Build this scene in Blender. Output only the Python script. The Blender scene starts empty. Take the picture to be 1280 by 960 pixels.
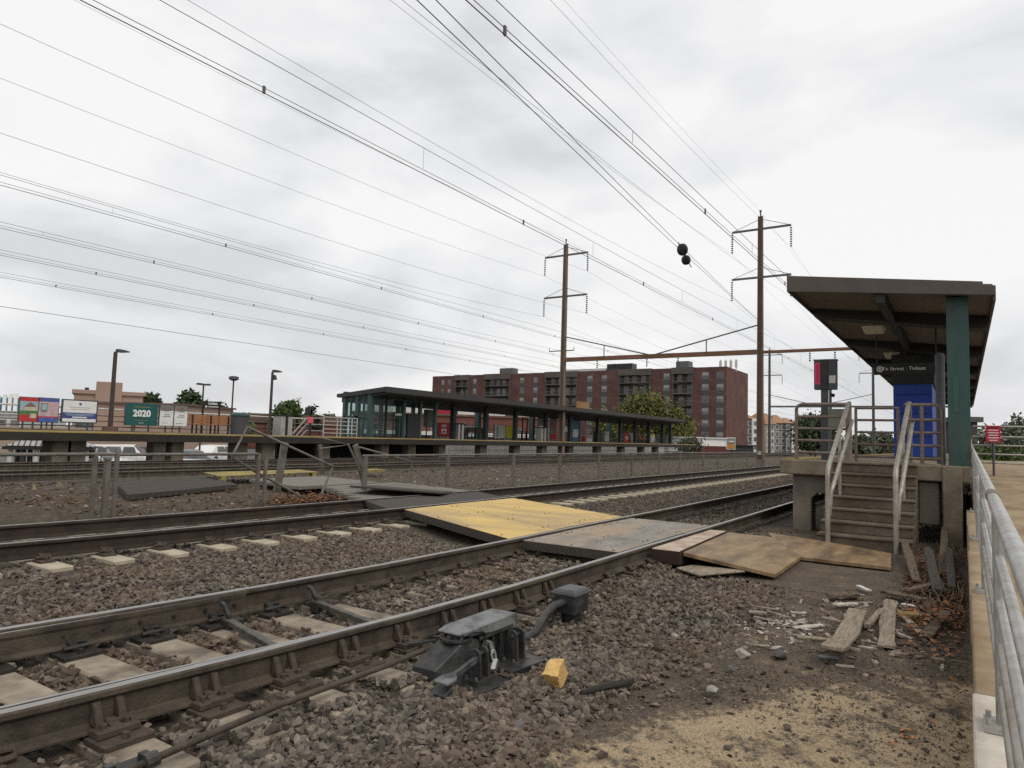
import bpy, bmesh, math, random
import numpy as np
from mathutils import Vector, Matrix
random.seed(7); RNG = np.random.default_rng(11)
SC = bpy.context.scene; COL = SC.collection
R = math.radians
# ------------------------------------------------------------------ camera calibration (x along the track, y across, z up)
MC = np.array([[0.5448525406, -0.8380144797, 0.0294523487], [0.0800402847, 0.0170123240, -0.9966464436], [0.8347030981, 0.5453827213, 0.0763441255]])
FOC, EYE = 865.5686, 1.28
def ray(u, v): return MC.T @ np.array([(u-640)/FOC, (v-480)/FOC, 1.0])
def P(u, v, x=None, y=None, z=None, d=None):
    r = ray(u, v)
    t = x/r[0] if x is not None else y/r[1] if y is not None else (z-EYE)/r[2] if z is not None else d
    return Vector((t*r[0], t*r[1], EYE+t*r[2]))
def proj(x, y, z):
    q = MC @ np.stack([x, y, np.asarray(z)-EYE]); return q[0]/q[2]*FOC+640, q[1]/q[2]*FOC+480, q[2]
cam = bpy.data.cameras.new('camera'); co = bpy.data.objects.new('camera', cam); COL.objects.link(co)
m = Matrix.Identity(4)
for i in range(3):
    m[i][0] = MC[0][i]; m[i][1] = -MC[1][i]; m[i][2] = -MC[2][i]
m[2][3] = EYE
co.matrix_world = m
cam.sensor_width = 36; cam.lens = FOC/1280*36; cam.clip_start = .05; cam.clip_end = 3000
SC.camera = co
# ------------------------------------------------------------------ materials
MATS = {}
def mat(name, c1, c2=None, scale=6, rough=.8, bump=0, bscale=None, metal=0, detail=6, stain=None, sscale=1.2, samt=.5, stretch=None, spec=.4, emit=None, lo=.35, hi=.65, island=0, alpha=None):
    if name in MATS: return MATS[name]
    M = bpy.data.materials.new(name); M.use_nodes = True; MATS[name] = M
    nt = M.node_tree; N = nt.nodes; L = nt.links
    b = N['Principled BSDF']; b.inputs['Roughness'].default_value = rough; b.inputs['Metallic'].default_value = metal
    b.inputs['Specular IOR Level'].default_value = spec
    c1 = (*c1, 1); c2 = (*c2, 1) if c2 else tuple(x*.72 for x in c1[:3])+(1,)
    tc = N.new('ShaderNodeTexCoord'); oi = N.new('ShaderNodeObjectInfo')
    add = N.new('ShaderNodeVectorMath'); add.operation = 'ADD'; L.new(tc.outputs['Object'], add.inputs[0])
    mu = N.new('ShaderNodeVectorMath'); mu.operation = 'SCALE'; mu.inputs[3].default_value = 37.0
    cb = N.new('ShaderNodeCombineXYZ')
    for k in range(3): L.new(oi.outputs['Random'], cb.inputs[k])
    L.new(cb.outputs[0], mu.inputs[0]); L.new(mu.outputs[0], add.inputs[1])
    vec = add.outputs[0]
    if stretch:
        mp = N.new('ShaderNodeMapping'); mp.inputs['Scale'].default_value = stretch; L.new(vec, mp.inputs[0]); vec = mp.outputs[0]
    n = N.new('ShaderNodeTexNoise'); n.inputs['Scale'].default_value = scale; n.inputs['Detail'].default_value = detail; n.inputs['Roughness'].default_value = .65
    L.new(vec, n.inputs['Vector'])
    rp = N.new('ShaderNodeValToRGB'); rp.color_ramp.elements[0].position = lo; rp.color_ramp.elements[1].position = hi
    rp.color_ramp.elements[0].color = c1; rp.color_ramp.elements[1].color = c2
    L.new(n.outputs['Fac'], rp.inputs[0]); col = rp.outputs[0]
    if island:
        g = N.new('ShaderNodeNewGeometry'); hv = N.new('ShaderNodeHueSaturation'); mr = N.new('ShaderNodeMapRange')
        mr.inputs[3].default_value = 1-island; mr.inputs[4].default_value = 1+island
        L.new(g.outputs['Random Per Island'], mr.inputs[0]); L.new(mr.outputs[0], hv.inputs['Value']); L.new(col, hv.inputs['Color']); col = hv.outputs[0]
    if stain:
        n2 = N.new('ShaderNodeTexNoise'); n2.inputs['Scale'].default_value = sscale; n2.inputs['Detail'].default_value = 5; L.new(vec, n2.inputs['Vector'])
        r2 = N.new('ShaderNodeValToRGB'); r2.color_ramp.elements[0].position = .45; r2.color_ramp.elements[1].position = .7
        r2.color_ramp.elements[1].color = (samt,)*3+(1,); r2.color_ramp.elements[0].color = (0, 0, 0, 1)
        L.new(n2.outputs['Fac'], r2.inputs[0])
        mx = N.new('ShaderNodeMixRGB'); mx.inputs[2].default_value = (*stain, 1); L.new(r2.outputs[0], mx.inputs[0]); L.new(col, mx.inputs[1]); col = mx.outputs[0]
    L.new(col, b.inputs['Base Color'])
    if bump:
        n3 = N.new('ShaderNodeTexNoise'); n3.inputs['Scale'].default_value = bscale or scale*4; n3.inputs['Detail'].default_value = 6; L.new(vec, n3.inputs['Vector'])
        bp = N.new('ShaderNodeBump'); bp.inputs['Strength'].default_value = bump; bp.inputs['Distance'].default_value = .02
        L.new(n3.outputs['Fac'], bp.inputs['Height']); L.new(bp.outputs[0], b.inputs['Normal'])
    if emit: b.inputs['Emission Color'].default_value = (*emit[:3], 1); b.inputs['Emission Strength'].default_value = emit[3]
    if alpha is not None: b.inputs['Alpha'].default_value = alpha
    return M
def brickmat(name, c1, c2, mortar, sc=1.0, rough=.9):
    M = bpy.data.materials.new(name); M.use_nodes = True; nt = M.node_tree; N = nt.nodes; L = nt.links; b = N['Principled BSDF']; b.inputs['Roughness'].default_value = rough
    tc = N.new('ShaderNodeTexCoord'); sp = N.new('ShaderNodeSeparateXYZ'); L.new(tc.outputs['Object'], sp.inputs[0])
    a = N.new('ShaderNodeMath'); a.operation = 'ADD'; L.new(sp.outputs[0], a.inputs[0]); L.new(sp.outputs[1], a.inputs[1])
    c = N.new('ShaderNodeCombineXYZ'); L.new(a.outputs[0], c.inputs[0]); L.new(sp.outputs[2], c.inputs[1])
    br = N.new('ShaderNodeTexBrick'); br.inputs['Scale'].default_value = sc; br.inputs['Color1'].default_value = (*c1, 1); br.inputs['Color2'].default_value = (*c2, 1); br.inputs['Mortar'].default_value = (*mortar, 1)
    br.inputs['Mortar Size'].default_value = .012; br.inputs['Brick Width'].default_value = .24; br.inputs['Row Height'].default_value = .08
    L.new(c.outputs[0], br.inputs[0])
    n = N.new('ShaderNodeTexNoise'); n.inputs['Scale'].default_value = .35; n.inputs['Detail'].default_value = 8; L.new(tc.outputs['Object'], n.inputs[0])
    mr = N.new('ShaderNodeMapRange'); mr.inputs[1].default_value = .3; mr.inputs[2].default_value = .7; mr.inputs[3].default_value = .72; mr.inputs[4].default_value = 1.2; L.new(n.outputs[0], mr.inputs[0])
    hv = N.new('ShaderNodeHueSaturation'); L.new(br.outputs[0], hv.inputs['Color']); L.new(mr.outputs[0], hv.inputs['Value']); L.new(hv.outputs[0], b.inputs['Base Color'])
    return M
def glassmat(name, col=(.75, .82, .85), alpha=.3, rough=.08):
    M = bpy.data.materials.new(name); M.use_nodes = True; nt = M.node_tree; N = nt.nodes; L = nt.links
    for n in list(N): N.remove(n)
    o = N.new('ShaderNodeOutputMaterial'); t = N.new('ShaderNodeBsdfTransparent'); g = N.new('ShaderNodeBsdfPrincipled'); mx = N.new('ShaderNodeMixShader')
    t.inputs[0].default_value = (.82, .88, .88, 1); g.inputs['Base Color'].default_value = (*col, 1); g.inputs['Roughness'].default_value = rough
    mx.inputs[0].default_value = alpha; L.new(t.outputs[0], mx.inputs[1]); L.new(g.outputs[0], mx.inputs[2]); L.new(mx.outputs[0], o.inputs[0])
    return M
# ------------------------------------------------------------------ mesh builder
class MB:
    def __init__(s): s.v = []; s.f = []; s.m = []
    def add(s, vs, fs, m=0):
        k = len(s.v); s.v += [tuple(p) for p in vs]; s.f += [tuple(i+k for i in f) for f in fs]; s.m += [m]*len(fs); return s
    def bb(s, x0, x1, y0, y1, z0, z1, m=0, rz=0, about=None):
        vs = [Vector(p) for p in ((x0,y0,z0),(x1,y0,z0),(x1,y1,z0),(x0,y1,z0),(x0,y0,z1),(x1,y0,z1),(x1,y1,z1),(x0,y1,z1))]
        if rz:
            c = Vector(about) if about else Vector(((x0+x1)/2, (y0+y1)/2, 0)); rm = Matrix.Rotation(rz, 3, 'Z'); vs = [rm @ (v-c)+c for v in vs]
        return s.add(vs, [(0,3,2,1),(4,5,6,7),(0,1,5,4),(1,2,6,5),(2,3,7,6),(3,0,4,7)], m)
    def ob(s, c, ax, ay, az, m=0):   # oriented box: centre and three half-axis vectors
        c, ax, ay, az = map(Vector, (c, ax, ay, az))
        vs = [c-ax-ay-az, c+ax-ay-az, c+ax+ay-az, c-ax+ay-az, c-ax-ay+az, c+ax-ay+az, c+ax+ay+az, c-ax+ay+az]
        return s.add(vs, [(0,3,2,1),(4,5,6,7),(0,1,5,4),(1,2,6,5),(2,3,7,6),(3,0,4,7)], m)
    def beam(s, a, b, w, h, up=(0,0,1), m=0):
        a, b = Vector(a), Vector(b); d = (b-a); L_ = d.length; d.normalize(); u = Vector(up); sd = d.cross(u).normalized(); u = sd.cross(d)
        return s.ob((a+b)/2, d*(L_/2), sd*(w/2), u*(h/2), m)
    def tube(s, pts, r, n=8, m=0, cap=True):
        pts = [Vector(p) for p in pts]; rs = r if isinstance(r, (list, tuple)) else [r]*len(pts); k = len(s.v); fs = []; ref = None
        for i, p in enumerate(pts):
            d = (pts[min(i+1, len(pts)-1)]-pts[max(i-1, 0)]).normalized()
            if ref is None: ref = Vector((0,0,1)) if abs(d.z) < .9 else Vector((1,0,0))
            a = d.cross(ref).normalized(); b = a.cross(d); ref = b
            for j in range(n):
                t = 2*math.pi*j/n; q = p+(a*math.cos(t)+b*math.sin(t))*rs[i]; s.v.append(tuple(q))
        for i in range(len(pts)-1):
            for j in range(n):
                fs.append((k+i*n+j, k+i*n+(j+1) % n, k+(i+1)*n+(j+1) % n, k+(i+1)*n+j))
        if cap: fs.append(tuple(k+j for j in reversed(range(n)))); fs.append(tuple(k+(len(pts)-1)*n+j for j in range(n)))
        s.f += fs; s.m += [m]*len(fs); return s
    def prism(s, poly, z0, z1, m=0):  # poly: (x,y) or (x,y,z) points counter-clockwise
        n = len(poly); lo = [(p[0], p[1], p[2]+z0 if len(p) > 2 else z0) for p in poly]; hi = [(p[0], p[1], p[2]+z1 if len(p) > 2 else z1) for p in poly]
        return s.add(lo+hi, [tuple(reversed(range(n))), tuple(range(n, 2*n))]+[(i, (i+1) % n, n+(i+1) % n, n+i) for i in range(n)], m)
    def loft(s, rings, m=0, close=True, cap=True):
        n = len(rings[0]); k = len(s.v); fs = []
        for r in rings: s.v += [tuple(p) for p in r]
        for i in range(len(rings)-1):
            for j in range(n if close else n-1):
                fs.append((k+i*n+j, k+i*n+(j+1) % n, k+(i+1)*n+(j+1) % n, k+(i+1)*n+j))
        if cap: fs.append(tuple(k+j for j in reversed(range(n)))); fs.append(tuple(k+(len(rings)-1)*n+j for j in range(n)))
        s.f += fs; s.m += [m]*len(fs); return s
    def build(s, name, mats, parent=None, smooth=False, bevel=0, seg=1):
        me = bpy.data.meshes.new(name); off = Vector(parent['_loc']) if parent is not None and '_loc' in parent else Vector((0,0,0))
        me.from_pydata([tuple(Vector(v)-off) for v in s.v], [], s.f)
        if not isinstance(mats, (list, tuple)): mats = [mats]
        for q in mats: me.materials.append(q)
        me.polygons.foreach_set('material_index', s.m)
        if smooth: me.polygons.foreach_set('use_smooth', [True]*len(s.f))
        me.validate(); me.update()
        bm = bmesh.new(); bm.from_mesh(me); bmesh.ops.recalc_face_normals(bm, faces=bm.faces); bm.to_mesh(me); bm.free()
        o = bpy.data.objects.new(name, me); COL.objects.link(o)
        if parent is not None:
            o.parent = parent; o['_loc'] = list(off)
        else: o['_loc'] = [0, 0, 0]
        if bevel:
            bv = o.modifiers.new('Bevel', 'BEVEL'); bv.width = bevel; bv.segments = seg; bv.limit_method = 'ANGLE'; bv.angle_limit = R(40)
        if smooth: 
            try: me.set_sharp_from_angle(angle=R(40))
            except Exception: pass
        return o
def tag(o, label=None, cat=None, group=None, kind=None):
    if label: o['label'] = label
    if cat: o['category'] = cat
    if group: o['group'] = group
    if kind: o['kind'] = kind
    return o
def thing(name, label, cat, loc, group=None):
    o = bpy.data.objects.new(name, None); COL.objects.link(o); o.location = loc; o['_loc'] = list(loc); o.empty_display_size = .2
    return tag(o, label, cat, group)
def dup(root, loc, label=None, rz=0, scale=None):
    def cp(o, par):
        c = o.copy(); COL.objects.link(c); c.parent = par
        for ch in list(o.children): cp(ch, c)
        return c
    kids = list(root.children); r = root.copy(); COL.objects.link(r); r.location = loc; r.rotation_euler = (0, 0, rz)
    if scale: r.scale = scale
    for k in kids: cp(k, r)
    if label: r['label'] = label
    return r
def text(name, body, size, origin, ax, ay, material, parent=None, align='CENTER', thick=.004, bold=0, sx=1):
    cu = bpy.data.curves.new(name, 'FONT'); cu.body = body; cu.size = size; cu.align_x = align; cu.align_y = 'CENTER'; cu.extrude = thick; cu.offset = bold; cu.resolution_u = 2
    o = bpy.data.objects.new(name, cu); COL.objects.link(o); bpy.context.view_layer.update()
    me = bpy.data.meshes.new_from_object(o.evaluated_get(bpy.context.evaluated_depsgraph_get())); COL.objects.unlink(o); bpy.data.objects.remove(o)
    ax, ay = Vector(ax).normalized(), Vector(ay).normalized(); az = ax.cross(ay); off = Vector(parent['_loc']) if parent is not None else Vector((0,0,0))
    for v in me.vertices: v.co = Vector(origin)-off+ax*v.co.x*sx+ay*v.co.y+az*v.co.z
    me.materials.clear(); me.materials.append(material); me.name = name
    t = bpy.data.objects.new(name, me); COL.objects.link(t); t['_loc'] = list(off)
    if parent is not None: t.parent = parent
    return t
def struct(o): o['kind'] = 'structure'; return o
# ------------------------------------------------------------------ palette
m_rail = mat('rail rust brown', (.026, .021, .017), (.072, .053, .037), 9, .75, .35, 60, stain=(.105, .085, .06), sscale=3, samt=.6)
m_railred = mat('rail red rust', (.020, .015, .012), (.046, .030, .022), 6, .8, .25, 60)
m_top = mat('worn rail head', (.36, .35, .33), (.2, .19, .175), 14, .32, metal=.75, stretch=(.3, 6, 6))
m_tie = mat('grey concrete tie', (.32, .27, .205), (.21, .175, .135), 9, .9, .4, 40, stain=(.08, .066, .05), sscale=4, samt=.85)
m_tie2 = mat('pale concrete tie end', (.46, .41, .31), (.34, .30, .22), 7, .9, .2, 50, stain=(.2, .17, .12), sscale=4, samt=.5)
m_plate = mat('rusty tie plate', (.04, .032, .026), (.08, .056, .04), 20, .8, .3, 80)
m_plate2 = mat('greasy steel', (.022, .021, .02), (.05, .045, .04), 12, .5, .2, 60, metal=.3)
m_stone = mat('ballast stone', (.158, .130, .102), (.072, .062, .052), 9, .92, .35, 70, island=.6, stain=(.15, .10, .065), sscale=.8, samt=.6)
m_gravel = mat('gravel grit', (.17, .135, .10), (.075, .06, .048), 9, .95, island=.6)
m_steel = mat('galvanised steel', (.46, .46, .44), (.34, .34, .325), 12, .45, metal=.55, stain=(.28, .24, .19), sscale=3, samt=.5)
m_steelw = mat('weathered galvanised pipe', (.36, .34, .30), (.25, .235, .205), 9, .5, metal=.35, stain=(.20, .15, .10), sscale=3, samt=.55)
m_rustpipe = mat('rusty pipe', (.21, .19, .17), (.15, .11, .085), 5, .65, .2, 50, metal=.2, stain=(.14, .06, .035), sscale=2.4, samt=.6)
m_conc = mat('brown stained concrete', (.25, .21, .155), (.17, .14, .10), 3, .92, .25, 40, stain=(.09, .072, .052), sscale=1.6, samt=.75)
m_concd = mat('dirty step concrete', (.125, .092, .062), (.075, .057, .041), 3.5, .92, .25, 40, stain=(.19, .16, .125), sscale=2.5, samt=.55)
m_concp = mat('pier concrete', (.24, .205, .16), (.16, .138, .108), 2, .95, .2, 30, stain=(.07, .064, .056), sscale=1.1, samt=.7)
m_concw = mat('pale new concrete', (.56, .52, .46), (.47, .43, .37), 4, .9, .15, 40, stain=(.36, .30, .22), sscale=2, samt=.6)
m_ramp = mat('tan ramp deck', (.38, .29, .185), (.27, .20, .125), 3, .9, .25, 30, stain=(.17, .10, .05), sscale=1.4, samt=.8)
m_yelpaint = mat('worn yellow edge', (.52, .36, .05), (.38, .25, .05), 4, .85, .1, stain=(.2, .15, .07), sscale=3, samt=.6)
m_ydeck = mat('yellow painted decking', (.60, .42, .14), (.50, .35, .125), 2.4, .75, .12, 30, stain=(.26, .20, .14), sscale=.7, samt=.95, stretch=(1.3, .55, 1))
m_gdeck = mat('weathered grey decking', (.25, .225, .19), (.14, .125, .105), 3, .6, .3, 14, stain=(.32, .22, .13), sscale=1.0, samt=.8, stretch=(.6, 1.4, 1))
m_pdeck = mat('pale worn board', (.46, .38, .30), (.34, .26, .20), 4, .8, .3, 20, stain=(.27, .15, .10), sscale=2, samt=.7)
m_ply = mat('wet tan plywood', (.30, .205, .105), (.17, .11, .058), 2.6, .55, .35, 14, stain=(.085, .052, .03), sscale=1.1, samt=1.0, lo=.3, hi=.7, stretch=(.8, 3.2, 1))
m_timber = mat('dark old timber', (.07, .058, .048), (.036, .031, .026), 5, .9, .3, 40, stretch=(1, 8, 8))
m_gplank = mat('silver grey plank', (.20, .185, .16), (.13, .118, .1), 5, .9, .3, 30, stretch=(8, 1.2, 8))
m_wood = mat('weathered plank', (.36, .295, .22), (.17, .14, .105), 5, .9, .5, 18, stretch=(1.3, 9, 9), stain=(.12, .095, .07), sscale=3, samt=.6)
m_wood2 = mat('rotten board', (.17, .125, .085), (.075, .056, .04), 6, .95, .6, 20, stretch=(1.5, 7, 7))
m_yellowwood = mat('fresh yellow wood', (.62, .42, .17), (.46, .28, .09), 16, .85, .6, 40, stretch=(1, 1, 4))
m_dark = mat('dark metal', (.022, .024, .026), (.04, .042, .044), 8, .55, metal=.2)
m_machine = mat('charcoal machine paint', (.022, .024, .025), (.050, .051, .052), 14, .45, .2, 60, metal=.25, stain=(.085, .078, .068), sscale=7, samt=.55)
m_machtop = mat('worn grey lid paint', (.175, .18, .18), (.10, .104, .106), 9, .4, .15, 60, metal=.3, stain=(.028, .028, .028), sscale=9, samt=.8)
m_fascia = mat('brown canopy fascia', (.095, .078, .068), (.075, .062, .055), 2, .6)
m_soffit = mat('brown canopy soffit', (.17, .14, .12), (.13, .11, .095), 2, .75)
m_beamc = mat('black canopy beam', (.016, .018, .019), (.024, .026, .028), 3, .6)
m_green = mat('teal green painted steel', (.020, .060, .054), (.032, .080, .072), 2.5, .5, .08, 20, stain=(.055, .045, .034), sscale=1.8, samt=.6, stretch=(2, 2, .35))
m_blue = mat('blue painted panel', (.014, .05, .30), (.02, .065, .38), 2, .5, stain=(.01, .02, .10), sscale=1, samt=.5)
m_grey = mat('slate grey paint', (.06, .065, .072), (.05, .054, .06), 3, .5)
m_pink = mat('pink notice', (.72, .06, .16), (.62, .05, .13), 3, .6)
m_red = mat('red sign', (.62, .03, .06), (.55, .025, .05), 3, .55)
m_white = mat('white paint', (.78, .78, .76), (.7, .7, .68), 2, .6)
m_offwhite = mat('greyed white', (.6, .59, .56), (.5, .49, .46), 2, .7)
m_lampglass = mat('cream lamp diffuser', (.62, .58, .44), (.55, .51, .38), 4, .4)
m_black = mat('black', (.012, .012, .013), (.02, .02, .02), 3, .6)
m_wire = mat('weathered wire', (.09, .09, .09), (.13, .13, .13), 5, .6, metal=.3)
m_pole = mat('rust brown steel pole', (.15, .088, .064), (.105, .066, .052), 1.2, .8, .1, stain=(.19, .14, .10), sscale=.6, samt=.7)
m_poleg = mat('grey weathered pole', (.19, .155, .12), (.13, .095, .072), 1.2, .8, .1, stain=(.17, .09, .05), sscale=.5, samt=.7)
m_beam = mat('orange rust beam', (.23, .115, .065), (.15, .075, .05), 1.5, .85, .1, stain=(.08, .05, .04), sscale=.8, samt=.6)
m_insul = mat('brown porcelain', (.05, .045, .045), (.09, .085, .08), 4, .3)
m_mid = mat('mid grey steel', (.13, .13, .128), (.10, .10, .098), 4, .55, metal=.3)
m_fence = mat('grey galvanised fence', (.19, .18, .16), (.12, .112, .10), 5, .6, metal=.3, stain=(.12, .08, .05), sscale=2, samt=.5)
m_leaf = mat('orange dead leaf', (.21, .085, .028), (.07, .043, .028), 9, .85, island=.75, lo=.4, hi=.58)
m_lit = mat('white plaster bits', (.36, .33, .28), (.22, .19, .155), 9, .9, island=.45)
# ------------------------------------------------------------------ sky and sun
W = bpy.data.worlds.new('World'); SC.world = W; W.use_nodes = True
nt = W.node_tree; N = nt.nodes; L = nt.links; bg = N['Background']; bg.inputs[1].default_value = .1
sky = N.new('ShaderNodeTexSky'); sky.sky_type = 'NISHITA'; sky.sun_disc = False; SUN_EL, SUN_ROT = R(52), R(200)
sky.sun_elevation = SUN_EL; sky.sun_rotation = SUN_ROT; sky.air_density = 1.5; sky.dust_density = 3
tc = N.new('ShaderNodeTexCoord'); mp = N.new('ShaderNodeMapping'); mp.inputs['Scale'].default_value = (1, 1, 2.4); mp.inputs['Location'].default_value = (.1, 3.3, 1.4)
L.new(tc.outputs['Generated'], mp.inputs[0])
n1 = N.new('ShaderNodeTexNoise'); n1.inputs['Scale'].default_value = 2.5; n1.inputs['Detail'].default_value = 9; n1.inputs['Roughness'].default_value = .52; n1.inputs['Distortion'].default_value = .25; L.new(mp.outputs[0], n1.inputs['Vector'])
rp = N.new('ShaderNodeValToRGB'); e = rp.color_ramp.elements
e[0].position = .36; e[0].color = (7.15, 7.22, 7.42, 1); e[1].position = .57; e[1].color = (9.7, 9.65, 9.6, 1)
k = rp.color_ramp.elements.new(.45); k.color = (8.4, 8.45, 8.6, 1)
L.new(n1.outputs['Fac'], rp.inputs[0])
mx = N.new('ShaderNodeMixRGB'); mx.inputs[0].default_value = .95; L.new(sky.outputs[0], mx.inputs[1]); L.new(rp.outputs[0], mx.inputs[2]); L.new(mx.outputs[0], bg.inputs[0])
sl = bpy.data.lights.new('sun', 'SUN'); sl.energy = 1.4; sl.angle = R(28); sl.color = (1, .93, .82)
so = bpy.data.objects.new('sun', sl); COL.objects.link(so)
sd = Vector((math.sin(SUN_ROT)*math.cos(SUN_EL), math.cos(SUN_ROT)*math.cos(SUN_EL), math.sin(SUN_EL)))
so.rotation_euler = (-sd).to_track_quat('-Z', 'Y').to_euler(); so.location = (0, 0, 30)
SC.view_settings.view_transform = 'Standard'; SC.view_settings.look = 'None'; SC.view_settings.gamma = 1; SC.view_settings.exposure = 0
try:
    SC.view_settings.use_curve_mapping = False
except Exception: pass
SC.cycles.max_bounces = 6; SC.cycles.transparent_max_bounces = 16
try: SC.cycles.use_denoising = False
except Exception: pass
# ------------------------------------------------------------------ track geometry
def t1n(x): return 3.29 + .26*(max(0, 6-x)/4.2)**2
def t1f(x): return t1n(x)+1.505
def t2n(x): return 8.18 + .33*(max(0, 11-x)/7.5)**2
def t2f(x): return t2n(x)+1.52
T3 = (19.75, 21.25); T4 = (24.2, 25.7)
TIE_Z = -.215
T1TIES = [1.87-.48*3+.48*k for k in range(11)]+[1.87-.48*3+.48*11+.0+.58*k for k in range(9)]
T2TIES = [3.64-.628*4+.628*k for k in range(62)]
# ------------------------------------------------------------------ ground sheet
def gz(x, y):
    x = np.asarray(x, float); y = np.asarray(y, float)
    z = np.full(np.broadcast(x, y).shape, -.262)
    z = z + np.where(y < 2.6, -.025*np.clip((2.6-y)/1.0, 0, 1), 0)
    z = z - .03*np.exp(-((y-6.6)/.7)**2)
    z = z - np.clip((y-27.5)/2, 0, 1)*.15 - np.clip((y-34)/5, 0, 1)*1.4
    z = z - np.clip((-2.2-y)/2, 0, 1)*.4
    return z
gx = np.concatenate([np.linspace(-700, -20, 18), np.linspace(-15, .6, 20), np.arange(.7, 8.5, .055), np.arange(8.6, 20, .25), np.linspace(20.5, 80, 50), np.linspace(90, 1500, 40)])
gy = np.concatenate([np.linspace(-700, -20, 18), np.linspace(-15, -.6, 16), np.arange(-.5, 3.0, .05), np.arange(3.05, 12, .18), np.linspace(12.3, 45, 60), np.linspace(50, 1400, 40)])
GX, GY = np.meshgrid(gx, gy, indexing='ij')
GZ = gz(GX, GY)
def fbm(x, y, seed, f0=1.0, octs=4):
    r = np.random.default_rng(seed); o = 0; a = 1; tot = 0
    for i in range(octs):
        f = f0*2**i
        for _ in range(3):
            th = r.uniform(0, 6.283); ph = r.uniform(0, 6.283); o = o + a/3*np.sin((x*math.cos(th)+y*math.sin(th))*f*r.uniform(.8, 1.3)*3+ph+1.3*np.sin(y*f*1.7+ph))
        tot += a; a *= .55
    return o/tot
near = ((GX > .5) & (GX < 9) & (GY > -.6) & (GY < 3.1))
GZ = GZ + near*(.016*fbm(GX, GY, 3, 1.0)+.007*fbm(GX, GY, 4, 5.0, 3))
nI, nJ = GX.shape
verts = np.stack([GX, GY, GZ], -1).reshape(-1, 3)
idx = np.arange(nI*nJ).reshape(nI, nJ); faces = np.stack([idx[:-1, :-1], idx[1:, :-1], idx[1:, 1:], idx[:-1, 1:]], -1).reshape(-1, 4)
def bigmesh(name, V, F, mats, mi=None, smooth=False):
    me = bpy.data.meshes.new(name); nf = F.shape[0]; k = F.shape[1]
    me.vertices.add(len(V)); me.vertices.foreach_set('co', V.astype(np.float32).ravel())
    me.loops.add(nf*k); me.loops.foreach_set('vertex_index', F.astype(np.int32).ravel())
    me.polygons.add(nf); me.polygons.foreach_set('loop_start', np.arange(0, nf*k, k, dtype=np.int32))
    try: me.polygons.foreach_set('loop_total', np.full(nf, k, np.int32))
    except Exception: pass
    for q in mats: me.materials.append(q)
    if mi is not None: me.polygons.foreach_set('material_index', mi.astype(np.int32))
    me.polygons.foreach_set('use_smooth', np.full(nf, smooth))
    me.update(calc_edges=True); me.validate()
    o = bpy.data.objects.new(name, me); COL.objects.link(o); o['_loc'] = [0, 0, 0]; return o
gM = bpy.data.materials.new('ground soil ballast and sawdust'); gM.use_nodes = True
nt = gM.node_tree; N = nt.nodes; L = nt.links; b = N['Principled BSDF']; b.inputs['Roughness'].default_value = .95; b.inputs['Specular IOR Level'].default_value = .2
tcg = N.new('ShaderNodeTexCoord')
def noise(s, d=6, r=.6):
    q = N.new('ShaderNodeTexNoise'); q.inputs['Scale'].default_value = s; q.inputs['Detail'].default_value = d; q.inputs['Roughness'].default_value = r; L.new(tcg.outputs['Object'], q.inputs['Vector']); return q.outputs['Fac']
def ramp(f, p0, c0, p1, c1):
    q = N.new('ShaderNodeValToRGB'); a = q.color_ramp.elements; a[0].position = p0; a[1].position = p1; a[0].color = (*c0, 1); a[1].color = (*c1, 1); L.new(f, q.inputs[0]); return q.outputs[0]
def mix(f, a, c):
    q = N.new('ShaderNodeMixRGB'); L.new(f, q.inputs[0]); L.new(a, q.inputs[1]); L.new(c, q.inputs[2]); return q.outputs[0]
def math_(op, a, c):
    q = N.new('ShaderNodeMath'); q.operation = op
    for i, t in enumerate((a, c)):
        if isinstance(t, (int, float)): q.inputs[i].default_value = t
        else: L.new(t, q.inputs[i])
    return q.outputs[0]
def attr(n):
    q = N.new('ShaderNodeAttribute'); q.attribute_name = n; return q.outputs['Fac']
base = ramp(noise(22), .35, (.045, .038, .031), .68, (.115, .093, .07))
fl = N.new('ShaderNodeTexVoronoi'); fl.inputs['Scale'].default_value = 24; L.new(tcg.outputs['Object'], fl.inputs['Vector'])
base = mix(ramp(fl.outputs['Color'], .55, (0, 0, 0), .95, (.7, .7, .7)), base, ramp(noise(40), .4, (.12, .10, .08), .6, (.17, .14, .11)))
dirt = ramp(noise(38, 8, .8), .38, (.038, .033, .028), .62, (.150, .120, .092))
dirt = mix(ramp(noise(3.1), .42, (0, 0, 0), .65, (.7, .7, .7)), dirt, ramp(noise(60, 6, .7), .4, (.085, .065, .045), .60, (.22, .165, .11)))
sand = ramp(noise(90, 6, .75), .34, (.17, .128, .082), .62, (.56, .43, .275))
sm = math_('ADD', attr('sand'), math_('MULTIPLY', math_('SUBTRACT', noise(4.6, 12, .86), .5), 5.0))
sm = ramp(sm, .34, (0, 0, 0), .78, (.96, .96, .96))
soil = ramp(noise(9, 8, .7), .36, (.035, .028, .02), .64, (.105, .08, .054))
soil = mix(ramp(noise(2.2), .55, (0, 0, 0), .7, (.6, .6, .6)), soil, ramp(noise(30), .3, (.12, .06, .03), .7, (.2, .16, .1)))
asph = ramp(noise(5), .4, (.10, .10, .10), .6, (.15, .148, .143))
c = mix(attr('dirt'), base, dirt); c = mix(attr('soil'), c, soil); c = mix(sm, c, sand); c = mix(attr('far'), c, asph)
L.new(c, b.inputs['Base Color'])
bp = N.new('ShaderNodeBump'); bp.inputs['Strength'].default_value = .7; bp.inputs['Distance'].default_value = .03
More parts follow.
